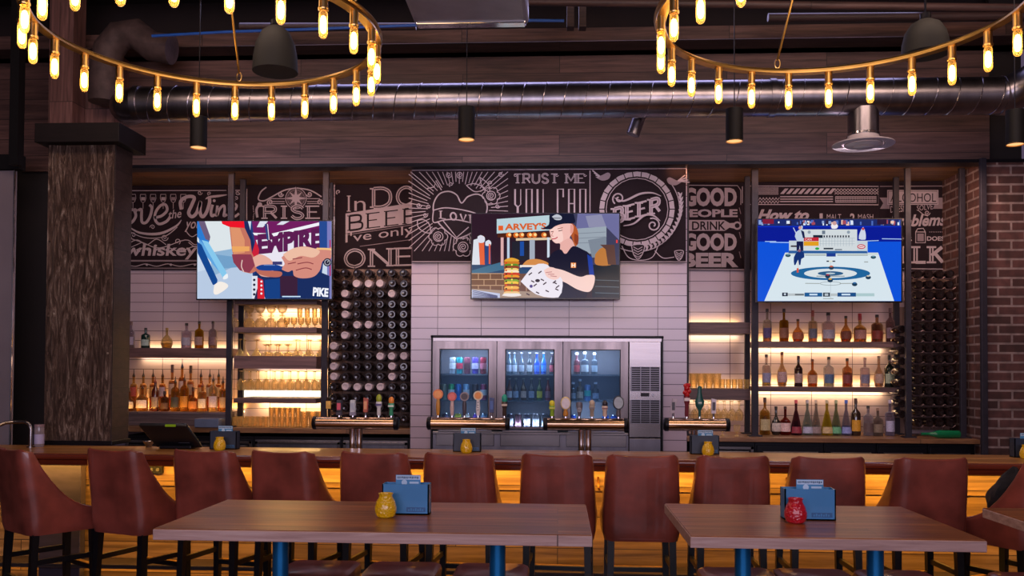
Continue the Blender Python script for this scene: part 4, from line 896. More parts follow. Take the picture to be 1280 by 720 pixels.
# upper left shelf
for a in ((163, 402, 10, 'wine', 'c0b4bc', '9a8ca0', '5a4044', 'clear tall bottle half hidden by the column on the upper left shelf', 'd8c8a8', .3, 0),
          (181.5, 410, 11.5, 'square', '10302c', 'a8b8b0', '181418', 'small dark green square bottle with a pale diamond label', None, 0, 1),
          (208, 410, 15, 'round', 'd8c8a0', None, '8a6a30', 'round clear decanter bottle with an olive stopper on the upper left shelf', 'd8c060', .25, 0),
          (232.5, 404, 13, 'square', 'd0c4d0', 'b0a8b8', '2a2028', 'clear bottle with a crown-shaped dark stopper on the upper left shelf', 'd0c8d0', .2, 0),
          (248.5, 401.5, 11.5, 'square', 'd0a828', 'a88880', '2a1c20', 'golden yellow bottle on the upper left shelf', 'c89a10', .88, 0),
          (265.5, 401.5, 11, 'square', 'c0b4bc', '8a6a70', '2a1c20', 'clear bottle with a brown-striped label, last on the upper left shelf', 'd8c060', .25, 0)):
    bpx(a[0], a[1], a[2], 8.68, z_lt, a[3], a[4], a[5], a[6], a[7], liq=a[8], lev=a[9], solid=bool(a[10]))
# crowded speed shelf: front row and back row
fr = [(162, 486, 16, 'round', 'a8682c', 'c8b8a8', '1d1418', 'round amber bottle with a white-black label, column end of the crowded shelf', 'a86a1c', .5),
      (178.5, 481, 15, 'squat', 'd0984c', 'd4c4cc', '3a2018', 'wide amber bottle with a large white oval label on the crowded shelf', 'b06a18', .5),
      (194.5, 472, 9.5, 'wine', '4a180c', '8a7a78', '6a1c10', 'tall dark cherry-brown bottle with a grey label, front row of the crowded shelf', None, 0),
      (206.5, 489, 11, 'square', '8a5028', '4a3030', '2a1818', 'brown bottle with a black bird-like stopper and dark label on the crowded shelf', '6a3410', .7),
      (219.5, 472, 11, 'square', 'c08838', '33343c', '22202c', 'amber bottle with a charcoal shield label on the crowded shelf', 'b06c18', .6),
      (231, 469, 11, 'square', 'c88830', 'b07830', '3a2028', 'amber bottle with a tan label, right of the charcoal shield label', 'b87820', .6),
      (242, 484, 12, 'squat', 'c07830', 'a86838', '4a2818', 'short squat amber bottle with a copper label on the crowded shelf', 'b86818', .6),
      (253.5, 477, 11, 'tall', 'd8b070', 'c8bcb8', '6a2818', 'pale bottle with a black-banded white label on the crowded shelf', 'd0a050', .6),
      (267, 469, 11.5, 'square', 'd8c090', 'b8a8b8', '2a2838', 'pale bottle with a red seal and grey label on the crowded shelf', 'd8a830', .5),
      (279, 472, 9, 'tall', 'c89848', 'b09070', '2a2028', 'amber bottle beside the steel post at the right end of the crowded shelf', 'c08828', .6)]
for a in fr: bpx(a[0], a[1], a[2], 8.54, z_ll, a[3], a[4], a[5], a[6], a[7], liq=a[8], lev=a[9], spout=a[2] != 12 and a[0] != 206.5, solid=a[8] is None, gl=.1, caph=.17)
br_ = [(156.5, 463, 10, 'b0d0d8', '3a5a98', '4aa0b0', 'pale blue capped bottle in the back row next to the column'), (167.5, 463, 9, 'd8b878', 'b04838', '2a1a20', 'back row bottle with a red label, second from the column'),
       (179.5, 463, 9, 'd8b878', 'c88840', '2a1a20', 'back row bottle third from the column on the crowded shelf'), (191.5, 463, 9, 'd8b070', 'd09850', '2a1a24', 'back row bottle behind the tall cherry-brown one'),
       (203.5, 463, 9, 'd0a860', 'b8a0a8', '3a1c28', 'back row bottle with a pale label left of the three tall necks'), (215.5, 456, 9, 'd8b480', 'c0a088', '5a3c40', 'back row bottle with a maroon cap, left of the three tallest necks'),
       (227.8, 450, 9, 'd8b070', 'd0b0a0', '1c2c60', 'tallest back row bottle with a navy collar'), (238.5, 457, 9, 'd8b480', 'a88868', '5a4030', 'back row bottle with a brown cap, right of the three tallest necks'),
       (251.5, 463, 9, 'd8b070', 'd0a060', '2a2430', 'back row bottle left of the red-sealed one on the crowded shelf'), (262.5, 463, 9, 'd8b888', 'c0a888', '241c2c', 'back row bottle directly behind the red-sealed one'),
       (273.5, 463, 9, 'd8b070', 'c8a070', '1c1c30', 'back row bottle, last before the steel post on the crowded shelf')]
for a in br_: bpx(a[0], a[1], a[2], 8.7, z_ll, 'tall', a[3], a[4], a[5], a[6], liq='d8962c', lev=.62, spout=a[1] == 463 and a[0] != 156.5 or a[1] == 450, labz=(.35, .58), gl=.08, caph=.17)

# cooler contents
YO = 8.28
for i, (x, c_) in enumerate(((566, 'a8b0b8'), (574.5, '2a9aa0'), (584, '8a4858'), (594, '5c4ca8'), (604, '8a2034'))):
    can(X_(x, YO), YO, shz[0], .155, c_, ['silver', 'teal', 'dusty red', 'violet', 'crimson'][i] + ' tall can on the top shelf of the left cooler door', band=['d0d4d8', 'c03048', '4a2a30', 'b8b4d8', 'b06070'][i])
for i, (x, c_, n_) in enumerate(((555, '7a8070', 'olive grey'), (564.5, '2aa06a', 'green'), (573, '3a7ac0', 'bright blue'), (583, '8ab8d8', 'pale blue'), (594, '4a4448', 'charcoal'), (604.5, 'a04a68', 'rose'))):
    can(X_(x, YO), YO, shz[1], .15, c_, n_ + ' tall can on the second shelf of the left cooler door', band='c8d0d0' if i % 2 else None)
for i, (x, c_, n_) in enumerate(((557, '3a3850', 'dark purple'), (573, 'a8a838', 'yellow-green'), (584, 'b8b0a0', 'beige'), (596, '5a40a0', 'purple'), (606, '6a8aa8', 'steel blue'))):
    can(X_(x, YO), YO, zb, .125, c_, n_ + ' can at the bottom of the left cooler door', band='d0d0d0' if i in (1, 4) else None)
for i, (x, g_, l_, n_) in enumerate(((636.5, '3a4a58', 'a0a8b8', 'grey'), (643, '4a5a68', 'b0b8c8', 'silver'), (652, '3a4450', '98a0b0', 'smoke grey'), (662, '2a3038', 'b0b4b8', 'black'), (671, '1438a8', '3a6ad0', 'bright blue'), (679.5, '1450b0', '3a80d8', 'light blue'), (690, '2a2028', 'a04050', 'dark red'))):
    bpx(x, 441, 7.2, YO, shz[0], 'beer', g_, l_, 'c0c0c8', n_ + ' labelled bottle on the top shelf of the middle cooler door', solid=True)
for i, (x, g_, l_, n_) in enumerate(((637, '5a2a20', 'a8a8a8', 'brown glass'), (645, '2a3038', '8a98a8', 'dark grey'), (654.5, '3a2820', 'b09888', 'tan label'), (664.5, '303840', '8890a0', 'blue grey'), (674.5, '2a4a28', 'b8b040', 'yellow-green label'), (685, '6a2028', '8a6068', 'reddish brown'))):
    bpx(x, 473, 7.5, YO, shz[1], 'beer', g_, l_, 'b0a880', n_ + ' beer bottle on the second shelf of the middle cooler door', solid=True)
for i, (x, c_) in enumerate(((638, '3a3040'), (648, '5a3a44'), (659, '4a4858'), (670, '6a6a74'), (681, '4a5058'), (690, '383040'))):
    can(X_(x, YO), YO, zb, .125, c_, ['dark plum', 'maroon', 'slate', 'grey', 'teal grey', 'black'][i] + ' can at the bottom of the middle cooler door', band=['8a8a90', None, 'a8a0a0'][i % 3])
for i, (x, yt_, w_, g_, l_, n_) in enumerate(((721, 441, 8, '5a3038', 'b04048', 'bottle with a red label'), (731, 440, 10, '3c4450', 'a8b0b8', 'bottle with a round silver label'), (743, 441, 8, '3a4450', '8898a8', 'slim grey bottle'))):
    bpx(x, yt_, w_, YO, shz[0], 'tall', g_, l_, 'c8ccd4', n_ + ' on the top shelf of the right cooler door', solid=True)
for i, (x, yt_, w_, g_, l_, n_) in enumerate(((716.5, 478, 7, '404850', '9098a0', 'narrow grey bottle'), (725, 474, 8.5, '5a5048', 'b0a090', 'bottle with a beige label'), (744.5, 478, 8.5, '3a4450', '8a9ab0', 'dark pale-blue-labelled bottle'))):
    bpx(x, yt_, w_, YO, shz[1], 'tall', g_, l_, 'c0c4cc', n_ + ' on the second shelf of the right cooler door', solid=True)
can(X_(734.5, YO), YO, shz[1], .15, '6a8ab8', 'blue and teal can on the second shelf of the right cooler door', band='38a8a0')
can(X_(716, YO), YO, zb, .12, '2050b8', 'royal blue can at the bottom of the right cooler door')
for x, n_ in ((757, 'left'), (768, 'right')): can(X_(x, YO), YO, zb, .12, '1c58c0', 'bright blue can at the bottom right of the cooler, %s of two' % n_, band='b8c8e0')
# ================================================================ glassware
M_gg = glass('clear_drinking_glass', 'f0d08a', .08, .04, dens='fffaee')
M_gg2 = glass('clear_drinking_glass_cool', 'efe8ea', .18, .04, dens='f6f0f0')
def gl_mesh(prof, n=14):
    m = MB().lathe(prof, (0, 0, 0), n, cap=False); o = m.build('proto', M_gg); me = o.data; bpy.data.objects.remove(o); return me
G = {
 'snifter': gl_mesh([(.03, 0), (.03, .003), (.006, .01), (.006, .02), (.03, .035), (.05, .07), (.048, .095), (.038, .115)]),
 'bowl_down': gl_mesh([(.042, 0), (.052, .03), (.05, .06), (.03, .09), (.005, .1), (.005, .115), (.028, .12), (.028, .123)]),
 'goblet': gl_mesh([(.026, 0), (.026, .003), (.005, .01), (.005, .03), (.025, .045), (.032, .075), (.03, .105)]),
 'tumbler': gl_mesh([(.0005, .006), (.0195, .006), (.0195, 0), (.0233, .004), (.0263, .09), (.0248, .09), (.021, .01)]),
 'martini_down': gl_mesh([(.052, 0), (.05, .001), (.006, .072), (.0045, .085), (.0045, .15), (.012, .158), (.036, .162), (.036, .164), (.0005, .164)]),
 'coupe_down': gl_mesh([(.042, 0), (.046, .015), (.035, .035), (.005, .045), (.0045, .1), (.034, .116), (.034, .118), (.0005, .118)]),
 'wine_hang': gl_mesh([(.03, -.19), (.037, -.15), (.033, -.115), (.015, -.088), (.004, -.078), (.004, -.012), (.014, -.004), (.034, -.001), (.034, .001), (.0005, .001)]),
 'pint': gl_mesh([(.0005, .006), (.028, .006), (.03, 0), (.033, .005), (.043, .145), (.041, .145), (.031, .012)])}
KINDN = {'snifter': ('brandy_glass', 'glass'), 'bowl_down': ('bowl_glass', 'glass'), 'goblet': ('goblet', 'glass'), 'tumbler': ('tumbler', 'glass'), 'martini_down': ('martini_glass', 'glass'), 'coupe_down': ('coupe_glass', 'glass'), 'wine_hang': ('wine_glass', 'glass'), 'pint': ('pint_glass', 'glass')}
def gput(k, x, Y, z, label, group):
    o = bpy.data.objects.new(KINDN[k][0], G[k]); COL.objects.link(o); o.location = (x, Y, z + (.001 if k != 'wine_hang' else -.001)); return tag(o, label, 'glass', group)
GR = [0]
def grow(k, x0, x1, n, Y, z, label, group, jit=0):
    GR[0] += 1
    if k in ('martini_down', 'coupe_down', 'wine_hang') and GR[0] % 2: x0 += (x1 - x0) / max(1, n - 1) * .3; x1 += 1.5
    for i in range(n): gput(k, X_(x0 + (x1 - x0) * i / max(1, n - 1), Y) + rb.uniform(-jit, jit), Y, z, label, group)
gp = 'bowl glasses on the top glassware shelf'
for Y, dz in ((8.45, 0), (8.62, 0)):
    grow('bowl_down', 311, 352, 4, Y, zg1, 'rounded bowl glass turned upside down on the top glassware shelf', gp)
    grow('snifter', 311, 352, 4, Y, zg1 + .1235, 'rounded bowl glass standing on an upturned one, second tier of the top glassware shelf', 'second tier bowl glasses')
gput('bowl_down', X_(291, 8.4), 8.4, zg1, 'single clear bowl glass at the far left of the top glassware shelf', None)
for Y in (8.44, 8.55, 8.66): grow('goblet', 358, 402, 6, Y, zg1, 'short-stemmed goblet on the right half of the top glassware shelf', 'goblets on the top glassware shelf')
for Y in (8.44, 8.55): grow('tumbler', 374, 402, 4, Y, zg1 + .1065, 'tumbler stacked on goblets at the upper right of the top glassware shelf', 'tumblers stacked over the goblets')
for Y in (8.42, 8.56, 8.7):
    grow('martini_down', 300, 320, 2, Y, zg2, 'upturned martini glass on the left part of the middle glassware shelf', 'martini glasses on the left')
    grow('coupe_down', 332, 359, 3, Y, zg2, 'upturned coupe glass in the middle of the second glassware shelf', 'coupe glasses')
    grow('martini_down', 370, 400, 3, Y, zg2, 'upturned martini glass on the right part of the middle glassware shelf', 'martini glasses on the right')
zhr = Z_(462, YS, 345) - .012
for Y in (8.42, 8.55, 8.68): grow('wine_hang', 301 if Y > 8.5 else 300, 402, 11, Y, zhr, 'stem glass hanging upside down under the thick glassware shelf', 'hanging stem glasses in the glassware unit', .004)
hr = MB(); xa, xb = X_(296, YS), X_(404, YS)
for k in range(12):
    x = xa + (xb - xa) * k / 11; hr.box(x - .003, x + .003, 8.36, 8.8, zhr - .006, zhr - .001)
tag(hr.build('glass_hanger', M_black, loc=((xa + xb) / 2, 8.5, zhr), smooth=False), 'rail set under the thick glassware shelf from which stem glasses hang', 'rack')
for Y in (8.38, 8.47, 8.56):
    grow('tumbler', 293, 333, 7, Y, zl, 'tumbler on the counter at the left of the lowest glassware row', 'tumblers in the left of the lowest row')
    grow('tumbler', 340, 373, 6, Y, zl, 'lower-tier tumbler of the stack in the middle of the lowest glassware row', 'lower tier of stacked tumblers')
    grow('tumbler', 340, 373, 6, Y, zl + .0915, 'upper-tier tumbler of the stack in the middle of the lowest glassware row', 'upper tier of stacked tumblers')
    grow('pint', 381, 402, 3, Y, zl, 'taller straight glass at the right of the lowest glassware row', 'taller glasses in the lowest row')
for Y in (8.52, 8.63):
    grow('pint', 867, 896, 4, Y, z_rg, 'taller beer glass on the lit shelf left of the steel posts', 'taller beer glasses')
    grow('tumbler', 903, 933, 5, Y, z_rg, 'short beer glass on the lit shelf left of the steel posts', 'short beer glasses')
zh2 = Z_(500.5, 8.45, 900) - .004
for Y in (8.5, 8.63): grow('wine_hang', 868, 923, 7, Y, zh2, 'stem glass hanging under the shelf behind the rightmost beer tower', 'hanging stem glasses behind the right tower', .003)
for x, l in ((884, 'left'), (903, 'middle'), (921, 'right')): gput('goblet', X_(x, 8.3), 8.3, zc_, 'goblet on the right counter left of the steel post, %s of three' % l, None)
# ================================================================ chalkboards
CB, CH, CH2 = '20161c', 'a3949c', '82727a'
CYs = YB - .03
def board(name, x0, y0, x1, y1, Y, label, thick=.02):
    a = P(x0, y1, Y); c = P(x1, y0, Y); cl = None
    if Y > YC + .3:
        if a.x < xcl: c.x = min(c.x, xcl - .004); cl = (0, 0, 700 + xcl * F / Y, 720)
        else: a.x = max(a.x, xcr + .004); c.x = min(c.x, xsr - .004); cl = (700 + xcr * F / Y, 0, 1280, 720)
    t = thing('chalkboard', label, 'chalkboard', ((a.x + c.x) / 2, Y, a.z))
    MB().box(a.x, c.x, Y, Y + thick, a.z, max(c.z, ZS - .001) if Y > YC + .3 else c.z).build('panel', pr('chalkboard_paint', CB, .85, 0, .1, 5, spec=.15), t, smooth=False)
    return t, Art(Y - .0008, clip=cl)
# --- 1: Love the Wine / whiskey
t, A = board('', 118, 237.5, 284, 337, CYs, 'chalkboard lettered Love the Wine and whiskey beside the column')
A.line([(120, 238.5), (283, 238)], 1, CH); A.rect(120, 325, 283, 327, CH2); A.line([(120, 335), (283, 335.5)], 1, CH2)
for i in range(10):
    x = 128.5 + 12.6 * i
    if x < 232: A.line([(x - 3.2, 243), (x - 3.6, 248), (x - 2.2, 252), (x, 253.4), (x + 2.2, 252), (x + 3.6, 248), (x + 3.2, 243), (x - 3.2, 243)], .7, CH); A.line([(x, 253.4), (x, 261)], .7, CH); A.rect(x - 2.4, 246.5, x + 2.6, 250.5, CH2 if i % 2 else CH)
for st_, w_ in (([(128, 256), (134, 252), (132, 266), (127, 279), (136, 278), (148, 281)], 3), ([(167, 262), (161, 264), (157, 272), (159, 279), (165, 278), (170, 270), (168, 262), (172, 264)], 3.4),
                ([(173, 263), (177, 262), (177, 271), (178, 278), (183, 278), (188, 270), (190, 260), (187, 256)], 3.4), ([(193, 272), (202, 270), (209, 263), (207, 256), (201, 257), (195, 265), (194, 274), (199, 280), (208, 277), (213, 271)], 3.4),
                ([(227, 262), (226, 252), (234, 246), (243, 247), (240, 256), (236, 266), (240, 271), (246, 266), (251, 252), (250, 264), (253, 271), (258, 266), (262, 254), (262, 248)], 4.2),
                ([(266, 256), (264, 264), (265, 270), (269, 268)], 3.4), ([(272, 257), (271, 270), (275, 261), (280, 257), (281, 263), (280, 270), (284, 268)], 3.2), ([(288, 265), (294, 262), (296, 257), (292, 255), (288, 261), (288, 268), (293, 271), (299, 267)], 3)):
    A.line(st_, w_, CH, sm=True)
A.disc(268, 251, 1.8, CH); A.text('the', 211, 263, 227, 274, CH, shear=.2, offset=.01, rise=2)
A.line([(257, 249), (262, 246.5), (274, 245), (284, 243.5)], 3, CH, sm=True, taper=True)
A.line([(158, 281), (175, 291), (200, 292), (220, 283), (227, 275)], 3.2, CH, sm=True, taper=True); A.line([(158, 287), (180, 297), (205, 296), (222, 284)], 1, CH, sm=True)
A.text('you', 231, 277, 252, 290, CH, shear=.3, offset=.01); A.text('buy', 254, 277, 276, 290, CH, shear=.3, offset=.01)
for s in (spiral(206, 297, 4.5, 1.5), spiral(167, 294, 4, 1.3, 2), spiral(191, 284, 3.2, 1.3, 3), spiral(250, 241, 3, 1.2), spiral(262, 242, 2.5, 1.2, 2), spiral(222, 302, 4, 1.2, 1, -1)): A.line(s, .9, CH)
for s in ([(162, 304), (172, 300), (184, 306), (196, 299), (208, 306)], [(160, 297), (178, 303), (200, 310), (232, 300), (245, 306), (262, 298)], [(232, 288), (240, 296), (250, 292), (262, 300), (280, 296)], [(236, 303), (246, 309), (262, 303), (280, 308)], [(212, 310), (226, 314), (244, 308), (262, 312)]): A.line(s, 1, CH, sm=True)
A.line([(160, 311), (178, 303)], .9, CH)
A.text('whiskey', 157, 305, 247, 324.5, CH, shear=.12, offset=.02)
for x in (159, 171, 184, 195, 207, 226): A.line([(x, 313), (x + 3, 311), (x + 4, 315)], 2, CH)
A.line([(158, 331), (170, 333), (182, 330), (196, 333), (210, 330), (226, 333), (244, 330), (262, 333)], 1, CH, sm=True)
for x in (158, 184, 214, 244): A.disc(x, 331, 1.5, CH)
A.build('chalk_drawing', M_chalk, t)
# --- 2: RISE emblem
t, A = board('', 288, 232, 413, 337, CYs - .001, 'chalkboard with a compass emblem lettered RISE behind the left screen')
A.rect(306, 236, 309, 275, CH); A.rect(289, 237, 300, 239, CH2)
for s in (spiral(297, 241, 3, 1.2), spiral(295.5, 248, 3, 1.3, 2)): A.line(s, .9, CH)
A.line([(333, 234), (326, 240), (323, 249), (330, 251), (340, 246), (355, 238), (370, 235)], 1.6, CH, sm=True); A.line([(371, 235), (388, 238), (402, 246)], 1.6, CH, sm=True); A.line([(409, 234), (414, 240), (413, 249), (406, 252)], 2, CH, sm=True)
cx_, cy_ = 370, 248
A.line(circ(cx_, cy_, 13), .8, CH); A.line(circ(cx_, cy_, 10.5), .5, CH2)
for k in range(36): a = PI * k / 18; A.line([(cx_ + 4 * math.cos(a), cy_ + 4 * math.sin(a)), (cx_ + 12 * math.cos(a), cy_ + 12 * math.sin(a))], .4, CH2)
for k in range(8):
    a = PI * k / 4; L = 15 if k % 2 == 0 else 11; w_ = .22
    A.poly([(cx_ + L * math.cos(a), cy_ + L * math.sin(a)), (cx_ + 3.4 * math.cos(a + .6), cy_ + 3.4 * math.sin(a + .6)), (cx_, cy_), (cx_ + 3.4 * math.cos(a - .6), cy_ + 3.4 * math.sin(a - .6))], CH)
for y in (248.5, 252, 254.5): A.line([(336, y), (356, y)], .8, CH); A.line([(384, y), (400, y)], .8, CH)
for s in (spiral(351, 243, 3.5, 1.4), spiral(387, 243, 3.5, 1.4, 3, -1), spiral(338, 253, 4.5, 1.4, 1), spiral(400, 253, 4, 1.4, 1, -1)): A.line(s, 1.4, CH)
A.line([(325, 255), (321, 262), (322, 272)], 3, CH, sm=True); A.line([(412, 255), (415, 262), (413, 272)], 3, CH, sm=True)
A.disc(325, 256, 3, CH); A.disc(412, 256, 3, CH)
for k in range(9): A.disc(318 - .6 * abs(4 - k) ** .5, 258 + 2.2 * k, .6, CH)
A.serif('RISE', 331, 258, 401, 273, CH, 3.6, inline=CB)
A.build('chalk_drawing', M_chalk, t)
# --- 3: In DOG BEERS
t, A = board('', 418, 231, 532, 336.5, CYs - .002, 'chalkboard lettered In DOG BEERS I have only had ONE above the left wine rack')
A.line([(409, 236), (413, 241), (411, 247)], 2, CH, sm=True)
for s in (spiral(423, 240, 3, 1, 2),): A.line(s, 1.4, CH)
A.serif('I', 432, 245, 440, 264, CH, 2.2); A.text('n', 443, 251, 457, 263.5, CH, offset=-.005)
A.serif('DOG', 467, 236, 548, 259, CH, 4.2, inline=CB, rise=4)
A.poly([(432, 267), (532, 251), (532, 277), (432, 292)], CH); A.serif('BEERS', 437, 270, 545, 288, CB, 2.6, rise=13)
A.line([(432, 294), (532, 279)], .8, CH2); A.line([(450, 308), (532, 297.5)], .8, CH2)
A.text("I've only had", 432, 292, 560, 307, CH, rise=17, offset=.0)
A.serif('ONE', 432, 313, 520, 334, CH, 4.2, inline=CB, rise=3)
A.build('chalk_drawing', M_chalk, t)
# --- centre board
Yq = YC - .025
t, A = board('', 514.5, 211, 857.5, 327.5, Yq, 'large chalkboard on the centre wall with a heart, TRUST ME and a BEER wreath', .024)
A.line([(514.5, 327), (857.5, 327)], 1.2, '9a8a90'); A.line([(515, 211.5), (515, 327)], .8, '5a464e')
hx, hy = 573, 262
for k in range(64):
    a = 2 * PI * k / 64 + .03; c, s = math.cos(a), math.sin(a)
    r0 = 38 + (3 if k % 2 else 0); far = min(62 / max(abs(c), 1e-3), 52 / max(abs(s), 1e-3)) * (1 - .0 * k)
    if far > r0 + 3: A.line([(hx + r0 * c, hy + .85 * r0 * s), (hx + far * c, min(max(hy + far * s, 215), 325))], .9, CH)
A.poly([(hx - 32, 258)] + [(577, 254)] + [(606, 262), (600, 285), (571, 300), (546, 282)], CB)
A.line([(571, 299), (555, 286), (544, 272), (542, 256), (549, 243), (561, 239.5), (571, 244), (577, 254), (585, 246), (597, 243), (606, 249), (609, 262), (602, 278), (588, 292), (571, 299)], 1.6, CH, sm=True)
A.blob([(544, 272), (543, 256), (550, 244), (561, 241), (570, 245), (577, 256), (586, 247), (597, 245), (605, 250), (607, 262), (600, 278), (588, 290), (571, 297), (556, 285)], CB)
A.poly(smooth_pts([(542, 263), (556, 260), (575, 262), (592, 266), (606, 272)]) + smooth_pts([(606, 288), (592, 280), (572, 275), (556, 275), (542, 278)]), CB)
A.line([(542, 263), (556, 260), (575, 262), (592, 266), (606, 272)], 1.4, CH, sm=True); A.line([(606, 288), (592, 280), (572, 275), (556, 275), (542, 278), (542, 263)], 1.4, CH, sm=True)
A.serif('LOVE', 551, 264, 595, 273, CH, 2, rise=-6, gap=.6)
A.poly([(554, 276), (572, 276), (585, 286), (571, 297)], CB); A.line([(554, 276), (562, 286), (571, 297), (586, 284)], 1.3, CH)
A.line([(534, 236), (543, 234), (545, 226), (552, 238)], 1.3, CH)
for (rx, ry, rr) in ((548, 296, 9.5), (579, 309, 10), (614, 245, 9)):
    A.disc(rx, ry, rr, CB)
    for k in range(6): a = PI * k / 3; A.line(circ(rx + rr * .75 * math.cos(a), ry + rr * .75 * math.sin(a), rr * .5, a0=a - 1.4, a1=a + 1.4, k=8), 1, CH)
    A.line(circ(rx, ry, rr * .62), 1, CH); A.line(spiral(rx, ry, rr * .5, 1.8, 1), 1, CH)
for pts in ([(522, 276), (530, 275), (537, 281), (538, 291), (530, 290), (523, 284), (522, 276)], [(583, 232), (594, 230), (606, 236), (594, 240), (583, 232)], [(600, 222), (610, 230), (612, 240), (603, 234), (600, 222)]): A.line(pts, 1.1, CH, sm=True)
for s in (spiral(561, 219, 4, 1.5), spiral(564, 231, 3, 1.2, 2), spiral(575, 219, 4.5, 1.8, 1), spiral(524, 257, 3.5, 1.4), spiral(536, 259, 3, 1.4, 2), spiral(532, 269, 3, 1.3), spiral(626, 218, 3.5, 1.3), spiral(613, 229, 3, 1.3, 2), spiral(622, 258, 3, 1.3)): A.line(s, 1, CH)
A.rect(636.5, 213, 637.3, 264, CH2) if 0 else None
A.serif('TRUST', 643, 218, 697, 229, CH, 2.2, inline=CB); A.serif('ME', 708, 218, 731, 229, CH, 2.2, inline=CB)
for x in (644, 696, 731): A.line(spiral(x, 219.5, 2, 1), .8, CH)
for wd, xs in (('YOU', 644), ('CAN', 697)):
    for k, ch in enumerate(wd):
        x = xs + k * 14; top = 237; bot = 268
        if ch == 'Y': A.line([(x, top), (x, 256), (x + 3, 259), (x + 3, bot)], 2.2, CH); A.line([(x + 7, top), (x + 7, 256), (x + 4, 259), (x + 4, bot)], 1.2, CH)
        elif ch == 'U': A.line([(x, top), (x, bot)], 2.4, CH); A.line([(x + 7, top), (x + 7, bot)], 1.4, CH)
        elif ch == 'C': A.line([(x + 7, 247), (x + 7, top), (x, top), (x, bot)], 2, CH)
        elif ch == 'A': A.line([(x, bot), (x, top), (x + 7, top), (x + 7, bot)], 2, CH); A.line([(x, 255), (x + 7, 255)], 1.4, CH)
        else: A.line([(x, bot), (x, top), (x + 7, top), (x + 7, bot)], 2, CH)
A.rect(736.8, 214, 738, 266, CH)
bx_, by_, R_ = 796, 262, 44
A.line(circ(bx_, by_, R_), 6, CH)
for k in range(26):
    a = 2 * PI * k / 26; A.line([(bx_ + (R_ - 4) * math.cos(a), by_ + (R_ - 4) * math.sin(a)), (bx_ + (R_ + 4) * math.cos(a), by_ + (R_ + 4) * math.sin(a))], 1.2, CB)
A.line(circ(bx_, by_, R_ - 5.5), .9, CH)
A.line(circ(bx_, by_, R_ + 9, a0=-.7, a1=2.6, k=40), 1, CH)
for k in range(17):
    a = -.25 + .1 * k; x = bx_ + (R_ + 10) * math.cos(a); y = by_ + (R_ + 10) * math.sin(a)
    if x < 856 and y < 322:
        for s in (-1, 1): A.blob([(x, y), (x + 3 * math.cos(a + s * .7), y - 4 + 2 * s), (x + 1 * math.cos(a) + s * 3, y - 8), (x, y - 3)], CH, 2)
def bird(x, y, s=1, d=1):
    A.blob([(x, y), (x + d * 8 * s, y - 2 * s), (x + d * 17 * s, y - 6 * s), (x + d * 21 * s, y - 3 * s), (x + d * 18 * s, y + 3 * s), (x + d * 9 * s, y + 5 * s)], CH2)
    for k in range(4): A.line([(x + d * 6 * s, y - 1), (x - d * 4 * s + 2 * k, y - 9 * s + 3 * k)], 1.4, CH)
bird(744, 222, .9, 1); bird(852, 228, .9, -1)
A.line([(768, 248), (777, 252), (785, 250), (800, 243), (815, 242), (826, 246)], 2.6, CH, sm=True, taper=True); A.line(spiral(773, 249, 8, 1.4, 2.2), 1.8, CH)
A.line([(779, 283), (792, 280), (805, 270), (816, 270), (825, 277)], 2.6, CH, sm=True, taper=True); A.line(spiral(816, 282, 9, 1.5, -2), 1.8, CH)
A.serif('BEER', 768, 262, 824, 279, CH, 4.6, rise=14, inline=CH2)
for (x, y, r) in ((797, 314, 8), (848, 319, 5.5)):
    A.blob([(x - r, y - r * .8), (x, y - r), (x + r, y - r * .8), (x + r * .7, y + r * .5), (x, y + r * 1.3), (x - r * .7, y + r * .5)], CB); A.line([(x - r, y - r * .8), (x, y - r), (x + r, y - r * .8), (x + r * .7, y + r * .5), (x, y + r * 1.3), (x - r * .7, y + r * .5), (x - r, y - r * .8)], 1, CH, sm=True)
    for k in range(4): A.line([(x - r * .7, y - r * .6 + k * r * .4), (x, y - r * .2 + k * r * .4), (x + r * .7, y - r * .6 + k * r * .4)], .9, CH)
A.line([(777, 308), (785, 322), (800, 326), (815, 322), (822, 308)], 1, CH, sm=True); A.line([(818, 314), (828, 323), (842, 322)], 1, CH, sm=True)
A.build('chalk_drawing', M_chalk, t)
# --- GOOD PEOPLE DRINK GOOD BEER
t, A = board('', 850, 231, 931, 337, CYs, 'chalkboard lettered GOOD PEOPLE DRINK GOOD BEER right of the centre wall')
A.line([(853, 233), (860, 231.5), (922, 232), (926, 238), (926, 256)], .9, CH, sm=False)
for (s, y0, y1, x0, x1) in (('GOOD', 234.5, 258, 855, 921), ('GOOD', 291.5, 313.5, 855, 921), ('BEER', 316, 334, 852, 923)): A.text(s, x0, y0, x1, y1, CH, offset=.05)
A.text('PEOPLE', 851, 261.5, 922, 271.5, CH, offset=.04)
A.poly([(852, 275), (905, 275), (912, 279), (920, 278.5)] + [(923, 277)] + [(927, 281), (926, 285), (922, 286.5), (912, 284.5), (906, 288.5), (852, 288.5)], CH); A.disc(921.5, 282, 5.2, CH); A.disc(921.5, 282, 3, CB); A.text('DRINK', 865, 276.8, 907, 287.5, CB, offset=.02)
for y in (259.5, 273, 290, 314.5): A.line([(924, y), (926, y + 8)], .8, CH2)
A.line([(853, 336.2), (931, 336.8)], 1, CH)
A.build('chalk_drawing', M_chalk, t)
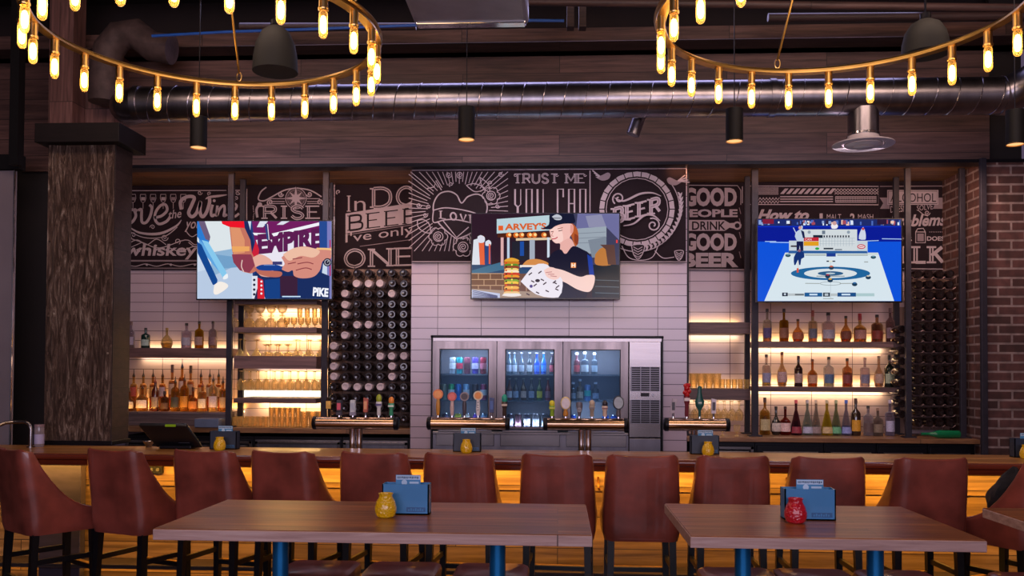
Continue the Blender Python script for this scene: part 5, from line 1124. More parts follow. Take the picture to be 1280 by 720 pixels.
# --- HOW TO (patterns)
t, A = board('', 932, 231, 1098, 337, CYs - .001, 'chalkboard lettered How to with bands of hatching behind the curling screen')
A.line([(928, 233), (928, 254)], 1, CH); A.line([(932, 232.5), (1098, 233), (1098, 256), (932, 255.5)], 1, CH)
for k in range(14): A.line([(946 + 2 * k, 234), (946 + 2 * k, 243)], .5, CH)
for k in range(5): A.line([(946, 235 + 2 * k), (973, 235 + 2 * k)], .5, CH)
for k in range(7):
    for y in (247, 251): A.line([(946 + 4 * k, y), (948 + 4 * k, y + 3.4), (950 + 4 * k, y)], 1, CH)
for k in range(9): A.poly([(975 + 7.4 * k, 242.5), (981 + 7.4 * k, 235.8), (985.5 + 7.4 * k, 235.8), (979.5 + 7.4 * k, 242.5)], CH)
for y in (246, 249, 252): A.line([(975, y), (1041, y)], 1.3, CH)
for k in range(13): 
    x = 1043 + 4.2 * k; A.line([(x, 236), (x + 4, 240), (x, 243)], .8, CH); A.line([(x + 4, 236), (x, 240), (x + 4, 243)], .8, CH)
for y in (246, 248, 251, 253): A.line([(1044, y), (1095, y)], .8, CH)
for k in range(25): A.line([(1044 + 2.1 * k, 246), (1044 + 2.1 * k, 253)], .5, CH)
A.text('How to', 946, 262, 1011, 276, CH, shear=.35, offset=.045)
A.text('1', 1024, 267, 1028, 279, CH, offset=.03); A.text('MALT', 1033, 268, 1051, 274.5, CH); A.text('2', 1062, 267, 1068, 279, CH, offset=.03); A.text('MASH', 1072, 268, 1091, 274.5, CH)
A.line([(939, 272), (942, 282), (940, 300), (942, 320), (940, 334)], 2, CH2, sm=True)
A.build('chalk_drawing', M_chalk, t)
# --- ALCOHOL doesn't solve problems
t, A = board('', 1098.5, 231, 1184, 338, CYs - .002, 'chalkboard lettered ALCOHOL solves problems with a milk carton beside the brick corner')
A.line([(1100, 233), (1182, 232.5)], 1, CH2)
A.poly([(1099.5, 247), (1112, 247), (1112, 261), (1100, 261), (1104, 254)], CH2); A.poly([(1172, 247), (1183, 247), (1183, 261), (1166, 261)], CH2)
A.rect(1109, 237.5, 1173, 256, CH); A.line([(1110.5, 239), (1171.5, 239), (1171.5, 254.5), (1110.5, 254.5), (1110.5, 239)], .6, CB); A.text('ALCOHOL', 1113, 241.5, 1170, 252.5, CB, offset=.0)
A.text("DOESN'T", 1113, 257.5, 1138, 266, CH, rise=2); A.text('SOLVE', 1146, 257, 1166, 263.5, CH, rise=2)
A.line(spiral(1159, 266, 3.5, 1.5), 1, CH); A.line([(1148, 263), (1154, 268), (1160, 270)], 1, CH, sm=True)
A.text('Problems', 1112, 269, 1183, 284, CH, shear=.3, offset=.03, rise=2)
for k in range(10): A.disc(1162 + 2.2 * k, 290, .5, CH)
A.text('NEITHER', 1112, 295, 1140, 301, CH, offset=.01); A.text('DOES', 1158.5, 295.5, 1180, 301, CH, offset=.03)
A.line([(1144.5, 290), (1147, 286), (1154, 285.5), (1156.5, 290), (1156.5, 303.5), (1144.5, 303.5), (1144.5, 290), (1156.5, 290)], 1.2, CH); A.rect(1146.5, 292, 1154.5, 301.5, CH2)
A.serif('MILK', 1108, 309, 1178, 328, CH, 5.4, inline=CB, thin=.7)
A.line([(1100, 335.5), (1182, 336.5)], 1, CH)
A.build('chalk_drawing', M_chalk, t)
# ================================================================ screens
M_scr = attrmat('screen_picture', 1.05)
def tv(x0, y0, x1, y1, Y, label, label_bg, dy=.0):
    a = P(x0, y1, Y); c = P(x1, y0, Y); t = thing('television', label, 'television', ((a.x + c.x) / 2, Y, a.z))
    z0, z1 = a.z, c.z
    MB().box(a.x, c.x, Y, Y + .045, z0, z1).build('bezel', pr('glossy_black_plastic', '101018', .25), t, smooth=False, bevel=.003)
    MB().box(a.x + .3, c.x - .3, Y + .045, Y + .1, z0 + .2, z1 - .2).build('wall_mount', M_black, t, smooth=False)
    A = Art(Y - .0006, clip=(x0 + 1.6, y0 + 1.6, x1 - 1.6, y1 - 1.6)); A.rect(x0, y0, x1, y1, label_bg); return t, A
# left: hands with a phone
t, A = tv(245, 275, 416, 375, 8.16, 'flat screen showing hands holding a phone, left of the three', 'c4d4e6')
A.poly([(246, 276), (300, 276), (285, 322), (262, 330), (246, 300)], 'd8e0e4'); A.poly([(247, 340), (300, 325), (330, 350), (330, 374), (247, 374)], 'b4c6de'); A.poly([(262, 316), (296, 310), (300, 330), (266, 345)], '8cb0d0'); A.poly([(270, 318), (300, 322), (298, 334), (275, 336)], '6f9cc4')
A.poly([(246, 286), (251, 288), (268, 320), (284, 344), (281, 348), (264, 328), (250, 310)], '5ea2dc'); A.poly([(246, 302), (252, 306), (272, 350), (271, 356), (266, 356), (247, 316)], '14458c'); A.poly([(246, 276), (250, 276), (262, 300), (259, 310), (246, 296)], '2a78cc')
A.poly([(248, 276), (256, 276), (263, 296), (262, 301), (257, 299)], '6a5a78'); A.poly([(252, 300), (260, 302), (283, 340), (284, 347), (279, 348)], '84c4e8')
A.blob([(268, 356), (275, 352), (284, 355), (284, 360), (272, 368), (267, 366)], 'f0e8e0'); A.blob([(279, 346), (284, 342), (285, 347), (282, 349), (279, 349)], 'e8ecf0')
A.poly([(315, 345), (325, 345), (330, 374), (315, 374)], '2a2a50')
A.poly([(314, 276), (410, 276), (408, 300), (402, 345), (316, 345), (312, 300)], '203a78')
A.poly([(315, 276), (400, 276), (399, 345), (330, 345), (322, 320), (318, 300)], '6f1c5e')
A.poly([(325, 276), (335, 276), (329, 284), (321, 284)], 'd8dce8'); A.poly([(352, 276), (362, 276), (354, 281), (346, 281)], 'd8dce8')
A.poly([(316, 291), (340, 292), (399, 278), (399, 282), (340, 296), (318, 294)], 'ececf4'); A.poly([(320, 300), (350, 298), (399, 289), (399, 310), (395, 340), (325, 330), (319, 312)], 'e4e0ec'); A.text('EMPIRE', 322, 293, 402, 318, '5a1c50', offset=.06, rise=8)
A.line([(332, 280), (335, 300)], 2.2, '28407a'); A.line([(334.5, 280), (336.5, 300)], .8, 'e0e4f0')
A.poly([(304, 276), (310, 276), (322, 320), (316, 335)], '1c2a5c'); A.poly([(320, 300), (324, 312), (323, 322), (314, 320)], 'c82038')
A.poly([(399, 276), (416, 276), (416, 335), (400, 320)], '25488e'); A.poly([(409, 276), (416, 276), (416, 374), (409, 374)], '7a7ab8'); A.rect(412, 300, 413.6, 345, 'b03060')
A.poly([(277, 276), (305, 276), (306, 285), (290, 285), (278, 280)], 'e81428')
A.poly([(287, 284), (306, 285), (313, 300), (315, 316), (320, 326), (322, 338), (314, 342), (304, 340), (294, 330), (290, 312)], 'c0705e'); A.poly([(288, 284), (300, 285), (306, 300), (306, 316), (292, 318)], 'd8906a'); A.poly([(290, 318), (314, 318), (320, 330), (312, 341), (300, 338), (292, 328)], '8a3a4e')
A.poly([(290, 308), (312, 308), (312, 314), (291, 315)], 'e8a460'); A.line([(303, 325), (302, 333), (305, 340)], 1.2, 'e0c0b8', sm=True)
A.poly([(322, 333), (360, 333), (400, 340), (412, 345), (412, 374), (332, 374), (326, 360), (318, 345)], '182c5e'); A.poly([(315, 345), (322, 345), (322, 360), (318, 374), (315, 374)], 'd8dce8'); A.poly([(322, 347), (329, 350), (331, 374), (322, 374)], 'd02030'); A.poly([(331, 350), (350, 348), (350, 374), (332, 374)], '163e80'); A.poly([(350, 345), (372, 345), (372, 372), (351, 370)], '3a2038')
for k in range(4): A.disc(318, 350 + 6 * k, 1.6, '20203a'); A.disc(327, 352 + 5 * k, 1.3, 'e8e8f0')
A.blob([(316, 322), (326, 318), (338, 324), (342, 332), (332, 334), (345, 340), (348, 345), (330, 346), (322, 340)], 'e0a898'); A.blob([(318, 334), (336, 338), (352, 340), (350, 346), (336, 346), (323, 342)], 'b86858')
A.blob([(352, 322), (364, 312), (380, 308), (395, 311), (408, 312), (415, 309), (415, 322), (404, 326), (400, 338), (392, 346), (378, 348), (368, 345), (366, 338), (360, 340), (352, 336), (356, 330)], 'd0887a'); A.blob([(354, 318), (368, 310), (385, 309), (400, 314), (392, 322), (376, 320), (362, 326)], 'e8b8a0')
for s in ([(372, 330), (384, 328), (392, 330)], [(370, 338), (382, 335), (390, 337)], [(366, 324), (378, 322)], [(360, 330), (370, 328)]): A.line(s, 1.2, '8a3e44', sm=True)
A.line([(396, 311), (414, 312), (415, 318)], 2.4, 'f0c080', sm=True)
A.blob([(320, 334), (328, 331), (345, 331), (353, 334), (350, 337.5), (336, 338.5), (324, 337.5)], '163e8c'); A.line([(330, 331.5), (344, 331.5)], 1, '6a88c0'); A.rect(341, 327, 353, 331, '3a3a70')
A.disc(409.5, 328, 5.2, '1c1c30'); A.disc(409.5, 328, 3.8, 'a8a8b8'); A.disc(409.5, 328, 2.8, '2a2a3c'); A.line([(409.5, 328), (411, 326)], .6, 'd8d8e0')
A.text('PIKE', 391, 359, 411, 370, 'eceef8', offset=.05, shear=.1, rise=-1.5)
A.rect(353, 370, 376, 371.5, 'c0d8f0'); A.build('picture', M_scr, t)
# centre: burger kitchen
t, A = tv(588, 265.5, 775.5, 374, YC - .135, 'flat screen showing a worker in a black cap beside a tall burger', '2a1c28')
A.poly([(700, 266), (775, 266), (775, 340), (700, 340)], '3c3c58'); A.poly([(722, 266), (775, 266), (775, 300), (757, 283), (720, 286)], '6a6a98'); A.poly([(732, 270), (752, 268), (758, 284), (736, 284)], '8a8aa8')
A.poly([(718, 286), (758, 283), (758, 300), (758, 320), (716, 314)], '97a2ae'); A.poly([(735, 300), (758, 296), (758, 322), (740, 322)], '7a8492')
for k in range(3): A.line([(722, 292 + 6 * k), (757, 290 + 6 * k)], .8, '7a8290')
A.poly([(588, 266), (700, 266), (700, 332), (588, 332)], '2c1826'); A.rect(589, 331, 775, 342, '24466a'); A.poly([(590, 338), (625, 328), (650, 333), (590, 345)], '3c6a88')
A.rect(740, 331, 775, 372, '14202e'); A.rect(589, 342, 690, 372, '6a4636')
for r_ in range(4):
    A.line([(589, 342 + 7.4 * r_), (640, 342 + 7.4 * r_)], .9, 'c09878'); A.line([(744, 350 + 8 * r_), (774, 351 + 8 * r_)], .7, '5a6a78')
    for k in range(5): A.line([(598 + 15 * k + 7 * (r_ % 2), 342 + 7.4 * r_), (598 + 15 * k + 7 * (r_ % 2), 349.4 + 7.4 * r_)], .8, 'c09878')
A.poly([(592, 300), (598, 298), (600, 331), (590, 331)], 'd8dce4'); A.poly([(598, 296), (605, 295), (606, 331), (600, 331)], 'e0603a'); A.poly([(606, 302), (613, 301), (614, 331), (606, 331)], '28407a'); A.blob([(597, 296), (601, 294), (606, 297), (605, 303), (598, 303)], 'd8d8e4', 3); A.blob([(607, 302), (611, 300), (614, 303), (613, 307), (607, 307)], 'd8d8e4', 3); A.rect(611, 305, 613, 330, 'e05a34')
A.poly([(621, 274), (688, 269), (688, 288), (621, 292)], 'b4ccd4'); A.rect(623, 282.2, 629, 288.2, 'e05c24'); A.text("ARVEY'S", 631, 279.5, 683, 288, 'd2602c', offset=.04, rise=1)
A.poly([(622, 292), (688, 290), (688, 300), (622, 297)], '4a2014')
for x in (636, 645, 652, 662, 668, 680): A.disc(x, 294, 3.4, 'd86a24'); A.disc(x + 1, 293.5, 1.8, 'ffd890')
A.poly([(645, 298), (689, 297), (689, 300), (645, 301)], 'd8c0a0')
A.rect(626, 297, 629.5, 332, 'd8a8a8'); A.rect(634, 297, 637, 330, 'b8c8dc'); A.rect(684, 297, 687, 322, 'c8d4e4'); A.rect(662, 300, 668.5, 325, 'a0a8b8'); A.rect(640, 302, 661, 326, '20202c'); A.rect(650, 302, 655, 320, '1a4a9c')
A.blob([(654, 330), (660, 325), (672, 324), (684, 328), (684, 332), (656, 332)], 'd08848'); A.rect(650, 331.5, 686, 334.5, 'ece0d8'); A.rect(652, 334, 684, 337, '1c3c70')
A.poly([(590, 361), (690, 366), (700, 373), (590, 373)], 'a08878'); A.poly([(590, 362), (625, 367), (625, 373), (590, 373)], 'b8c0dc')
for k in range(6): A.line([(591, 363 + 1.8 * k), (622, 370 + .5 * k)], .9, '4a5078')
A.blob([(744, 318), (752, 310), (764, 312), (766, 330), (745, 331)], 'b8763a'); A.poly([(750, 306), (768, 306), (770, 331), (760, 331), (757, 312)], '5a3c38'); A.rect(770, 300, 772, 304, 'e04040')
A.blob([(708, 278), (716, 280), (722, 288), (723, 302), (719, 308), (715, 298)], 'b0562a'); A.blob([(718, 292), (723, 296), (722, 306), (718, 302)], '8a3a20')
A.blob([(686, 284), (690, 281), (714, 280), (716, 290), (712, 298), (712, 316), (701, 314), (700, 305), (694, 304), (689, 298)], 'ecb8b0'); A.blob([(688, 286), (700, 284), (704, 300), (696, 304), (690, 298)], 'f4ccc4')
A.blob([(713, 281), (717, 283), (716, 291), (713, 291)], 'e0988c'); A.line([(690, 299), (694, 298.5), (697, 296.5)], 1.2, 'c04050', sm=True); A.line([(688.5, 290), (692, 289.5)], .9, '5a3030'); A.line([(698, 289), (703, 288)], .9, '5a3030'); A.line([(697, 286.3), (703.5, 284.8)], .8, '8a4a30'); A.line([(692, 289), (689.6, 294.5), (692, 295.5)], .8, 'c88078', sm=True)
A.blob([(700, 304), (712, 298), (718, 308), (712, 316), (703, 316)], 'e4aca4')
A.blob([(676, 286), (686, 281), (687, 268), (694, 265), (714, 265), (718, 272), (718, 279), (704, 280), (694, 283), (688, 287)], '141830', 3); A.blob([(690, 271), (696, 268), (702, 271), (701, 275), (694, 275)], 'b8bcc8', 3); A.line([(691, 273), (701, 273)], .8, '141830')
A.blob([(686, 322), (692, 315), (701, 312), (707, 318), (716, 308), (728, 312), (738, 320), (742, 346), (732, 350), (732, 373), (694, 373), (697, 352), (686, 345)], '15142a', 4); A.poly([(734, 318), (740, 322), (743, 347), (737, 348)], '1c3c9a')
A.rect(713.5, 328.5, 720, 335, 'e8873a'); A.text('H', 714.3, 329.3, 719.2, 334.3, 'f4e4d0', offset=.05)
A.blob([(690, 335), (704, 338), (724, 346), (734, 344), (743, 345), (742, 357), (736, 365), (722, 362), (708, 354), (696, 348)], 'f0ccc4')
A.blob([(651, 352), (668, 332), (684, 331), (692, 342), (703, 350), (698, 372), (670, 368)], 'e6e0ea', 3)
for i in range(16):
    x = 657 + (i * 37 % 40); y = 338 + (i * 23 % 30)
    if (x - 651) * .35 + y > 343 and x < 699: A.line([(x, y), (x + 4, y + (2 if i % 2 else -3))], 1.5, '3a2430')
A.disc(672, 351, 3, '2c1c28', ry=2); A.disc(664, 358, 2, '4a3a80'); A.blob([(680, 338), (688, 334), (698, 338), (700, 346), (694, 350), (686, 348), (682, 344)], 'f0c8c0', 3)
for k in range(3): A.line([(682 + 3 * k, 341 + 2 * k), (690 + 3 * k, 340 + 3 * k)], 1, 'c08080')
lay = [('e0a030', 326, 9.5), ('c87820', 329, 10), ('5a8a28', 332, 9), ('8a3c20', 334.5, 10), ('f0c878', 337.5, 9), ('f0e0c0', 340, 9.5), ('c83a1c', 343, 10.5), ('e89020', 346, 10), ('5a2a18', 349, 10), ('7aa030', 351.5, 9.5), ('f0c040', 354, 9), ('8a4020', 357, 9), ('f0b050', 360, 9.5), ('c86a20', 363.5, 10), ('e8c080', 366.5, 10.5), ('e8e0dc', 369, 12)]
A.rect(630.5, 325, 648.5, 367, 'b05a1c')
for i, (c, y, r) in enumerate(lay): A.blob([(639.5 - r, y + .6), (639.5 - r * .7, y - 2), (639.5, y - (3.6 if i == 0 else 2)), (639.5 + r * .7, y - 2), (639.5 + r, y + .6), (639.5, y + 2)], c, 3)
for i in range(16): A.disc(633 + (i * 7) % 14, 329 + i * 2.3, 1.1, ['e03018', 'f8d860', '3a1810', '6aa028'][i % 4])
A.build('picture', M_scr, t)
# right: curling
t, A = tv(945.5, 272.5, 1128, 378, 8.16, 'flat screen showing a curling game on ice, right of the three', '0a2ab8')
A.poly([(946, 302), (1128, 302), (1128, 378), (946, 378)], '0c50d4'); A.poly([(946, 284), (1128, 284), (1128, 302), (946, 302)], '081a90'); A.rect(946, 274, 1128, 282.5, '1c2a68')
rr = random.Random(5)
for k in range(60):
    x = 948 + rr.random() * 176; A.rect(x, 275 + rr.random() * 3, x + 1.5 + rr.random() * 3, 279 + rr.random() * 3, rr.choice(['d8e0f0', '8aa0d0', '2a2040', 'a04858', '4a68b8', 'e8c0b0']))
A.rect(953, 274, 967, 280, '7a1c38'); A.rect(1096, 274, 1108, 281, '281838')
for s in ([(962, 303), (1000, 303.6)], [(1078, 301.6), (1098, 300.8)], [(1102, 298.6), (1127, 299)], [(956, 302), (970, 302)]): A.line(s, .9, 'a8c4f0')
A.rect(986, 301, 1084, 316, 'c0ccd4'); A.rect(1003, 287, 1071, 316, 'ccd4d8'); A.rect(1016, 294, 1028, 297.5, '182838')
for k in range(10): A.rect(1029 + 3.4 * k, 294.4, 1030.8 + 3.4 * k, 297, '202838')
A.rect(1004, 297, 1023, 301.6, 'c02838'); A.text('CAN', 1006, 298, 1014, 300.8, 'f0e0e0'); A.rect(1004, 302, 1023, 307.5, 'dc9a20')
for k in range(12): A.line([(1025 + 3.6 * k, 298), (1025 + 3.6 * k, 308)], .4, '9aa8b4')
for y in (298, 301.5, 305): A.line([(1024, y), (1068, y)], .4, '9aa8b4')
A.rect(1029, 310, 1041, 312, '2a3440'); A.rect(1043, 311.5, 1052, 313, '6a7480'); A.disc(1021, 311, 2.6, '28a048', ry=1.6); A.rect(988, 307, 996, 309, '3a3038'); A.disc(1076, 308.5, 5.2, 'c03848', ry=3); A.disc(1076, 308.5, 4, 'e8e0e4', ry=1.8); A.line([(1073, 308.8), (1079, 308.2)], 1, 'c03848'); A.disc(1011, 290.5, 2, '8a98a8'); A.rect(1027, 288.5, 1031, 293, '6a7888'); A.disc(1060, 290.5, 2, '8a98a8')
A.poly([(981, 316), (1097, 316), (1117, 378), (955, 378)], 'd2e0e8'); A.poly([(981, 316), (1097, 316), (1097.6, 319), (980, 319)], 'c8d4d4'); A.poly([(986, 313.5), (1083, 314), (1084, 317), (985, 317)], '2a5a98')
A.rect(1006, 318.6, 1032, 319.8, '98a0a0'); A.rect(1046, 318.6, 1084, 319.8, '98a0a0'); A.rect(1032.5, 317, 1044, 321, '1c3a8c'); A.rect(1032.6, 326, 1043.4, 327.6, '303848'); A.rect(1035.6, 326, 1040, 328, 'd8dcd0'); A.rect(1079.5, 327, 1084.5, 328.4, 'a0a8a8')
for x, y in ((984.5, 319.6), (1091, 321.8)): A.disc(x, y, 3.4, '2a4a58', ry=2); A.disc(x, y - 1, 1.8, '5a8aa0', ry=.9)
A.disc(1037.5, 342, 49.5, '1f6298', ry=8.4, k=36); A.disc(1037.5, 342, 33, 'd4dce0', ry=5.9, k=36); A.disc(1037.5, 342, 16, '2a5a84', ry=2.8, k=30); A.disc(1037.5, 342, 6, 'b8c8d0', ry=1)
A.line([(1020, 345.4), (1055, 345.4)], .8, '4a5a68'); A.line([(1037.5, 328), (1037.5, 374)], .35, '9aa8b0'); A.line(circ(1037.5, 354.6, 13, 2.2), .7, '98a4a8'); A.line([(1006, 354.4), (1024, 354.6)], 1, '98a0a0'); A.line([(1049, 354.6), (1066, 354.4)], 1, '98a0a0')
for x, y, c in ((1038.5, 335, 'c86040'), (1034, 345.6, '9a2a40'), (1037, 350.8, 'd8a030'), (1084.5, 347, 'c8c0b0'), (1067.5, 355.6, '3068a0')): A.disc(x, y, 3.4, '1c3a54', ry=2.4); A.disc(x, y - 1.8, 2.2, c, ry=1)
A.blob([(1000, 284), (1001.5, 282), (1003, 284), (1002.4, 287), (1005, 292), (1004, 300), (1003, 314), (995, 314), (995.6, 302), (993, 296), (995, 290), (999.4, 287)], 'b8c8dc', 2); A.poly([(995, 302), (1003.4, 302), (1003.6, 314), (1000, 314), (999, 307), (998, 314), (995, 314)], '141c48'); A.poly([(1000.5, 288), (1004.4, 290), (1005.6, 298), (1003, 298)], '18204a'); A.disc(999.4, 285, 2, 'd09a90'); A.line([(991, 285), (995, 293)], .9, 'c8d4e8')
A.blob([(995, 316), (999, 313), (1004, 316), (1004.6, 322), (1001, 324), (1000, 331), (998, 331), (997, 325), (994, 331), (992, 331), (991.6, 322)], '143070', 2); A.disc(998.6, 313.6, 1.8, '8a5a70'); A.line([(997, 327), (996.6, 338)], .9, 'd8c8c0'); A.rect(995.2, 335.5, 997.6, 341, 'd0503c')
A.blob([(1074, 291), (1078, 284), (1081, 291), (1081.4, 298), (1080, 300), (1072.6, 299)], 'c8d0e0', 2); A.disc(1078, 286.6, 1.6, 'c04048'); A.blob([(1038, 282), (1042, 279), (1046.6, 282), (1045, 286), (1039, 286)], 'e8e4ec', 2); A.disc(1042.4, 279.4, 2.6, 'c89a98')
A.rect(977, 366, 984, 370.5, '20283c'); A.disc(980.5, 368, 1.4, 'c0ccd8'); A.rect(984, 367, 1005, 370, 'b4bcc0'); A.rect(993, 367.6, 1004, 369.4, '606870'); A.rect(1005, 366, 1027, 371, '1c5890'); A.rect(1011, 367.4, 1021, 369.4, 'c8dcec'); A.rect(1028, 366, 1036.6, 371, '1c2c3c'); A.rect(1030, 367, 1034.6, 370, 'b0bcc4'); A.rect(1037, 367, 1046, 370.4, 'b4bcc0'); A.rect(1046, 366, 1069, 371, '1c4c84'); A.rect(1051, 367.4, 1062, 369.4, 'c8dcec'); A.rect(1069, 366.8, 1092, 370.6, 'a8c4c8'); A.rect(1028, 373, 1041, 374, 'a0a8a8')
A.build('picture', M_scr, t)
# ================================================================ bar stools
def make_stool(name, label):
    t = thing(name, label, 'bar stool', (0, 0, 0), 0, None)
    # path around the seat: front right -> rear -> front left (stool faces +y, origin under seat centre)
    hw, yf, yr, rc = .222, .2, -.225, .075
    path = [(hw, yf - (yf - yr - rc) * k / 9) for k in range(9)] + [(hw - rc + rc * math.cos(a), yr + rc - rc * math.sin(a)) for a in [PI / 2 * k / 5 for k in range(6)]]
    path += [(hw - rc - (hw - rc) * k / 4, yr) for k in range(1, 5)]
    path = path + [(-x, y) for x, y in reversed(path[:-1])]
    NR = 12; th = .034
    def top(x, y):
        if y <= yr + rc + .001: e = abs(x) / hw; return 1.17 - .012 * (1 - min(1, e * 1.15) ** 2) - .014 * max(0, (e - .86) / .14)
        u = (y - yr - rc) / (yf - yr - rc); return .80 + .345 * (1 - u) ** 2.5
    z0 = .675
    def pos(x, y, z, inset):
        k = (z - .8) / .37; kk = max(0, k)
        L = math.hypot(x, y + .0) or 1
        # inward normal approx
        if abs(y - yr) < 1e-6: nx, ny = 0, 1
        elif abs(abs(x) - hw) < 1e-6: nx, ny = -math.copysign(1, x), 0
        else: cx_, cy_ = math.copysign(hw - rc, x), yr + rc; nx, ny = (cx_ - x) / rc, (cy_ - y) / rc
        X = x + nx * inset; Y = y + ny * inset
        X *= 1 - .065 * kk ** 1.15 - .025 * max(0, (.8 - z) / .13) ** 2; back = 1 if y < 0 else max(0, 1 - y / .2)
        Y -= .055 * kk * back; Y += .012 * max(0, (.8 - z) / .13) ** 2 * (1 if y < 0 else 0)
        return (X, Y, z)
    m = MB(); n = len(path); vs = []
    for (x, y) in path:
        zt = top(x, y)
        for j in range(NR): vs.append(pos(x, y, z0 + (zt - z0) * j / (NR - 1), 0 if 0 < j < NR - 1 else .006))
        for j in range(NR): vs.append(pos(x, y, zt - .004 - (zt - z0 - .004) * j / (NR - 1), th if 0 < j < NR - 1 else th - .006))
    C = 2 * NR
    fs = [(i * C + j, (i + 1) * C + j, (i + 1) * C + (j + 1) % C, i * C + (j + 1) % C) for i in range(n - 1) for j in range(C)]
    fs += [tuple(range(C)), tuple((n - 1) * C + j for j in range(C - 1, -1, -1))]
    m.add(vs, fs); m.build('backrest', M_leather, t, world=False)
    MB().tube([pos(x, y, top(x, y) + .001, th / 2) for x, y in path], .0085, 8).build('piping', M_leather, t, world=False)
    s = MB(); q = []
    for zz, ins in ((.675, .03), (.69, .012), (.76, .012), (.785, .03), (.795, .06)):
        q.append([(x * (1 - (ins + .02) / hw), max(y, yr + .02) * 1 if 0 else y + (ins if y < 0 else 0), zz) for x, y in path] )
    k = len(path); base = []
    for row in q: base += row
    yfz = yf + .03
    for r_, (zz, ins) in enumerate(((.675, .03), (.69, .012), (.76, .012), (.785, .03), (.795, .06))):
        base[r_ * k] = (base[r_ * k][0], yfz - ins * .6, zz); base[r_ * k + k - 1] = (base[r_ * k + k - 1][0], yfz - ins * .6, zz)
    fs = [(r_ * k + i, r_ * k + (i + 1) % k, (r_ + 1) * k + (i + 1) % k, (r_ + 1) * k + i) for r_ in range(4) for i in range(k)] + [tuple(range(k - 1, -1, -1)), tuple(4 * k + i for i in range(k))]
    s.add(base, fs); s.build('seat', M_leather, t, world=False)
    for (x, y) in ((.175, .17), (-.175, .17), (.175, -.17), (-.175, -.17)):
        m = MB(); sx = math.copysign(1, x); sy = math.copysign(1, y); a = .02; b_ = .014; ex, ey = x + sx * .012, y + sy * (.03 if y < 0 else .012)
        m.add([(ex - b_, ey - b_, 0), (ex + b_, ey - b_, 0), (ex + b_, ey + b_, 0), (ex - b_, ey + b_, 0), (x - a, y - a, .68), (x + a, y - a, .68), (x + a, y + a, .68), (x - a, y + a, .68)], [(3, 2, 1, 0), (4, 5, 6, 7), (0, 1, 5, 4), (1, 2, 6, 5), (2, 3, 7, 6), (3, 0, 4, 7)])
        m.build('leg', M_legb, t, world=False, smooth=False)
    for x in (-.18, .18):
        MB().box(x - .01, x + .01, -.18, .18, .5, .53).build('stretcher', M_legb, t, world=False, smooth=False)
    MB().box(-.17, .17, -.19, -.172, .38, .41).build('stretcher', M_legb, t, world=False, smooth=False)
    f_ = MB().box(-.18, .18, .165, .19, .42, .448).build('footrest', M_legb, t, world=False, smooth=False)
    MB().box(-.16, .16, .16, .192, .448, .453).build('kick_plate', M_brass, f_, world=False, smooth=False)
    return t
st = make_stool('bar_stool', 'x'); ts = snapshot(st)
SP = [(4, 36, 'leather bar stool turned towards the column at the far left edge', 560), (133, 21, 'leather bar stool in front of the column', 559), (247, 14, 'leather bar stool in front of the cash register and left menu box', 561), (346, 14, 'leather bar stool behind the left part of the left table', 562),
      (462, 9, 'leather bar stool in front of the leftmost beer tower', 564), (570, 6, 'leather bar stool in front of the beer tower with the LITE handle', 565), (695, 4, 'leather bar stool in front of the twin-post beer tower by the right cooler door', 567), (804.5, 0, 'leather bar stool in the gap between the two plank tables', 568),
      (919, 0, 'leather bar stool behind the left end of the right table', 569), (1039.5, 0, 'leather bar stool directly behind the red candle jar', 569), (1171, -4, 'leather bar stool behind the right end of the right table', 568), (1326, -30, 'leather bar stool with a dark coat on it at the right edge', 570)]
stools = []
for i, (px, rot, lab, yt) in enumerate(SP):
    Yr = 5.0; x = X_(px, Yr, 570)
    r = -math.radians(rot); off = Vector((0, .28, 0)); off.rotate(Euler((0, 0, r)))
    loc = (x + off.x, Yr + off.y, 0)
    if i == 0: st.location = loc; st.rotation_euler = (0, 0, r); st['label'] = lab; st['group'] = 'leather bar stools along the bar'; stools.append(st)
    else: stools.append(copy_tree(st, loc=loc, rotz=r, label=lab, tree=ts))
# coat on the last stool
p = P(1247, 615, 5.35); mb = MB(); rn = random.Random(2)
vs = []; n, k = 20, 16
for j in range(k + 1):
    v = j / k
    for i in range(n):
        a = 2 * PI * i / n; r = math.sin(PI * min(max(v, .02), .98)) ** .6
        f = 1 + .13 * math.sin(3 * a + 5 * v) + .1 * math.sin(5 * a - 9 * v)
        vs.append((p.x + .02 + (.11 * v - .03) + .1 * r * f * math.cos(a) * (1.0 - .3 * v), p.y + .09 * r * f * math.sin(a), p.z - .13 + .27 * v + .012 * math.sin(4 * a)))
mb.add(vs, [(j * n + i, j * n + (i + 1) % n, (j + 1) * n + (i + 1) % n, (j + 1) * n + i) for j in range(k) for i in range(n)] + [tuple(range(n - 1, -1, -1)), tuple(k * n + i for i in range(n))])
tag(mb.build('coat', pr('navy_black_cloth', '17141f', .9, 0, .4, 20, bumps=.6), loc=(p.x, p.y, p.z)), 'crumpled dark coat hung over the side of the rightmost bar stool', 'coat')

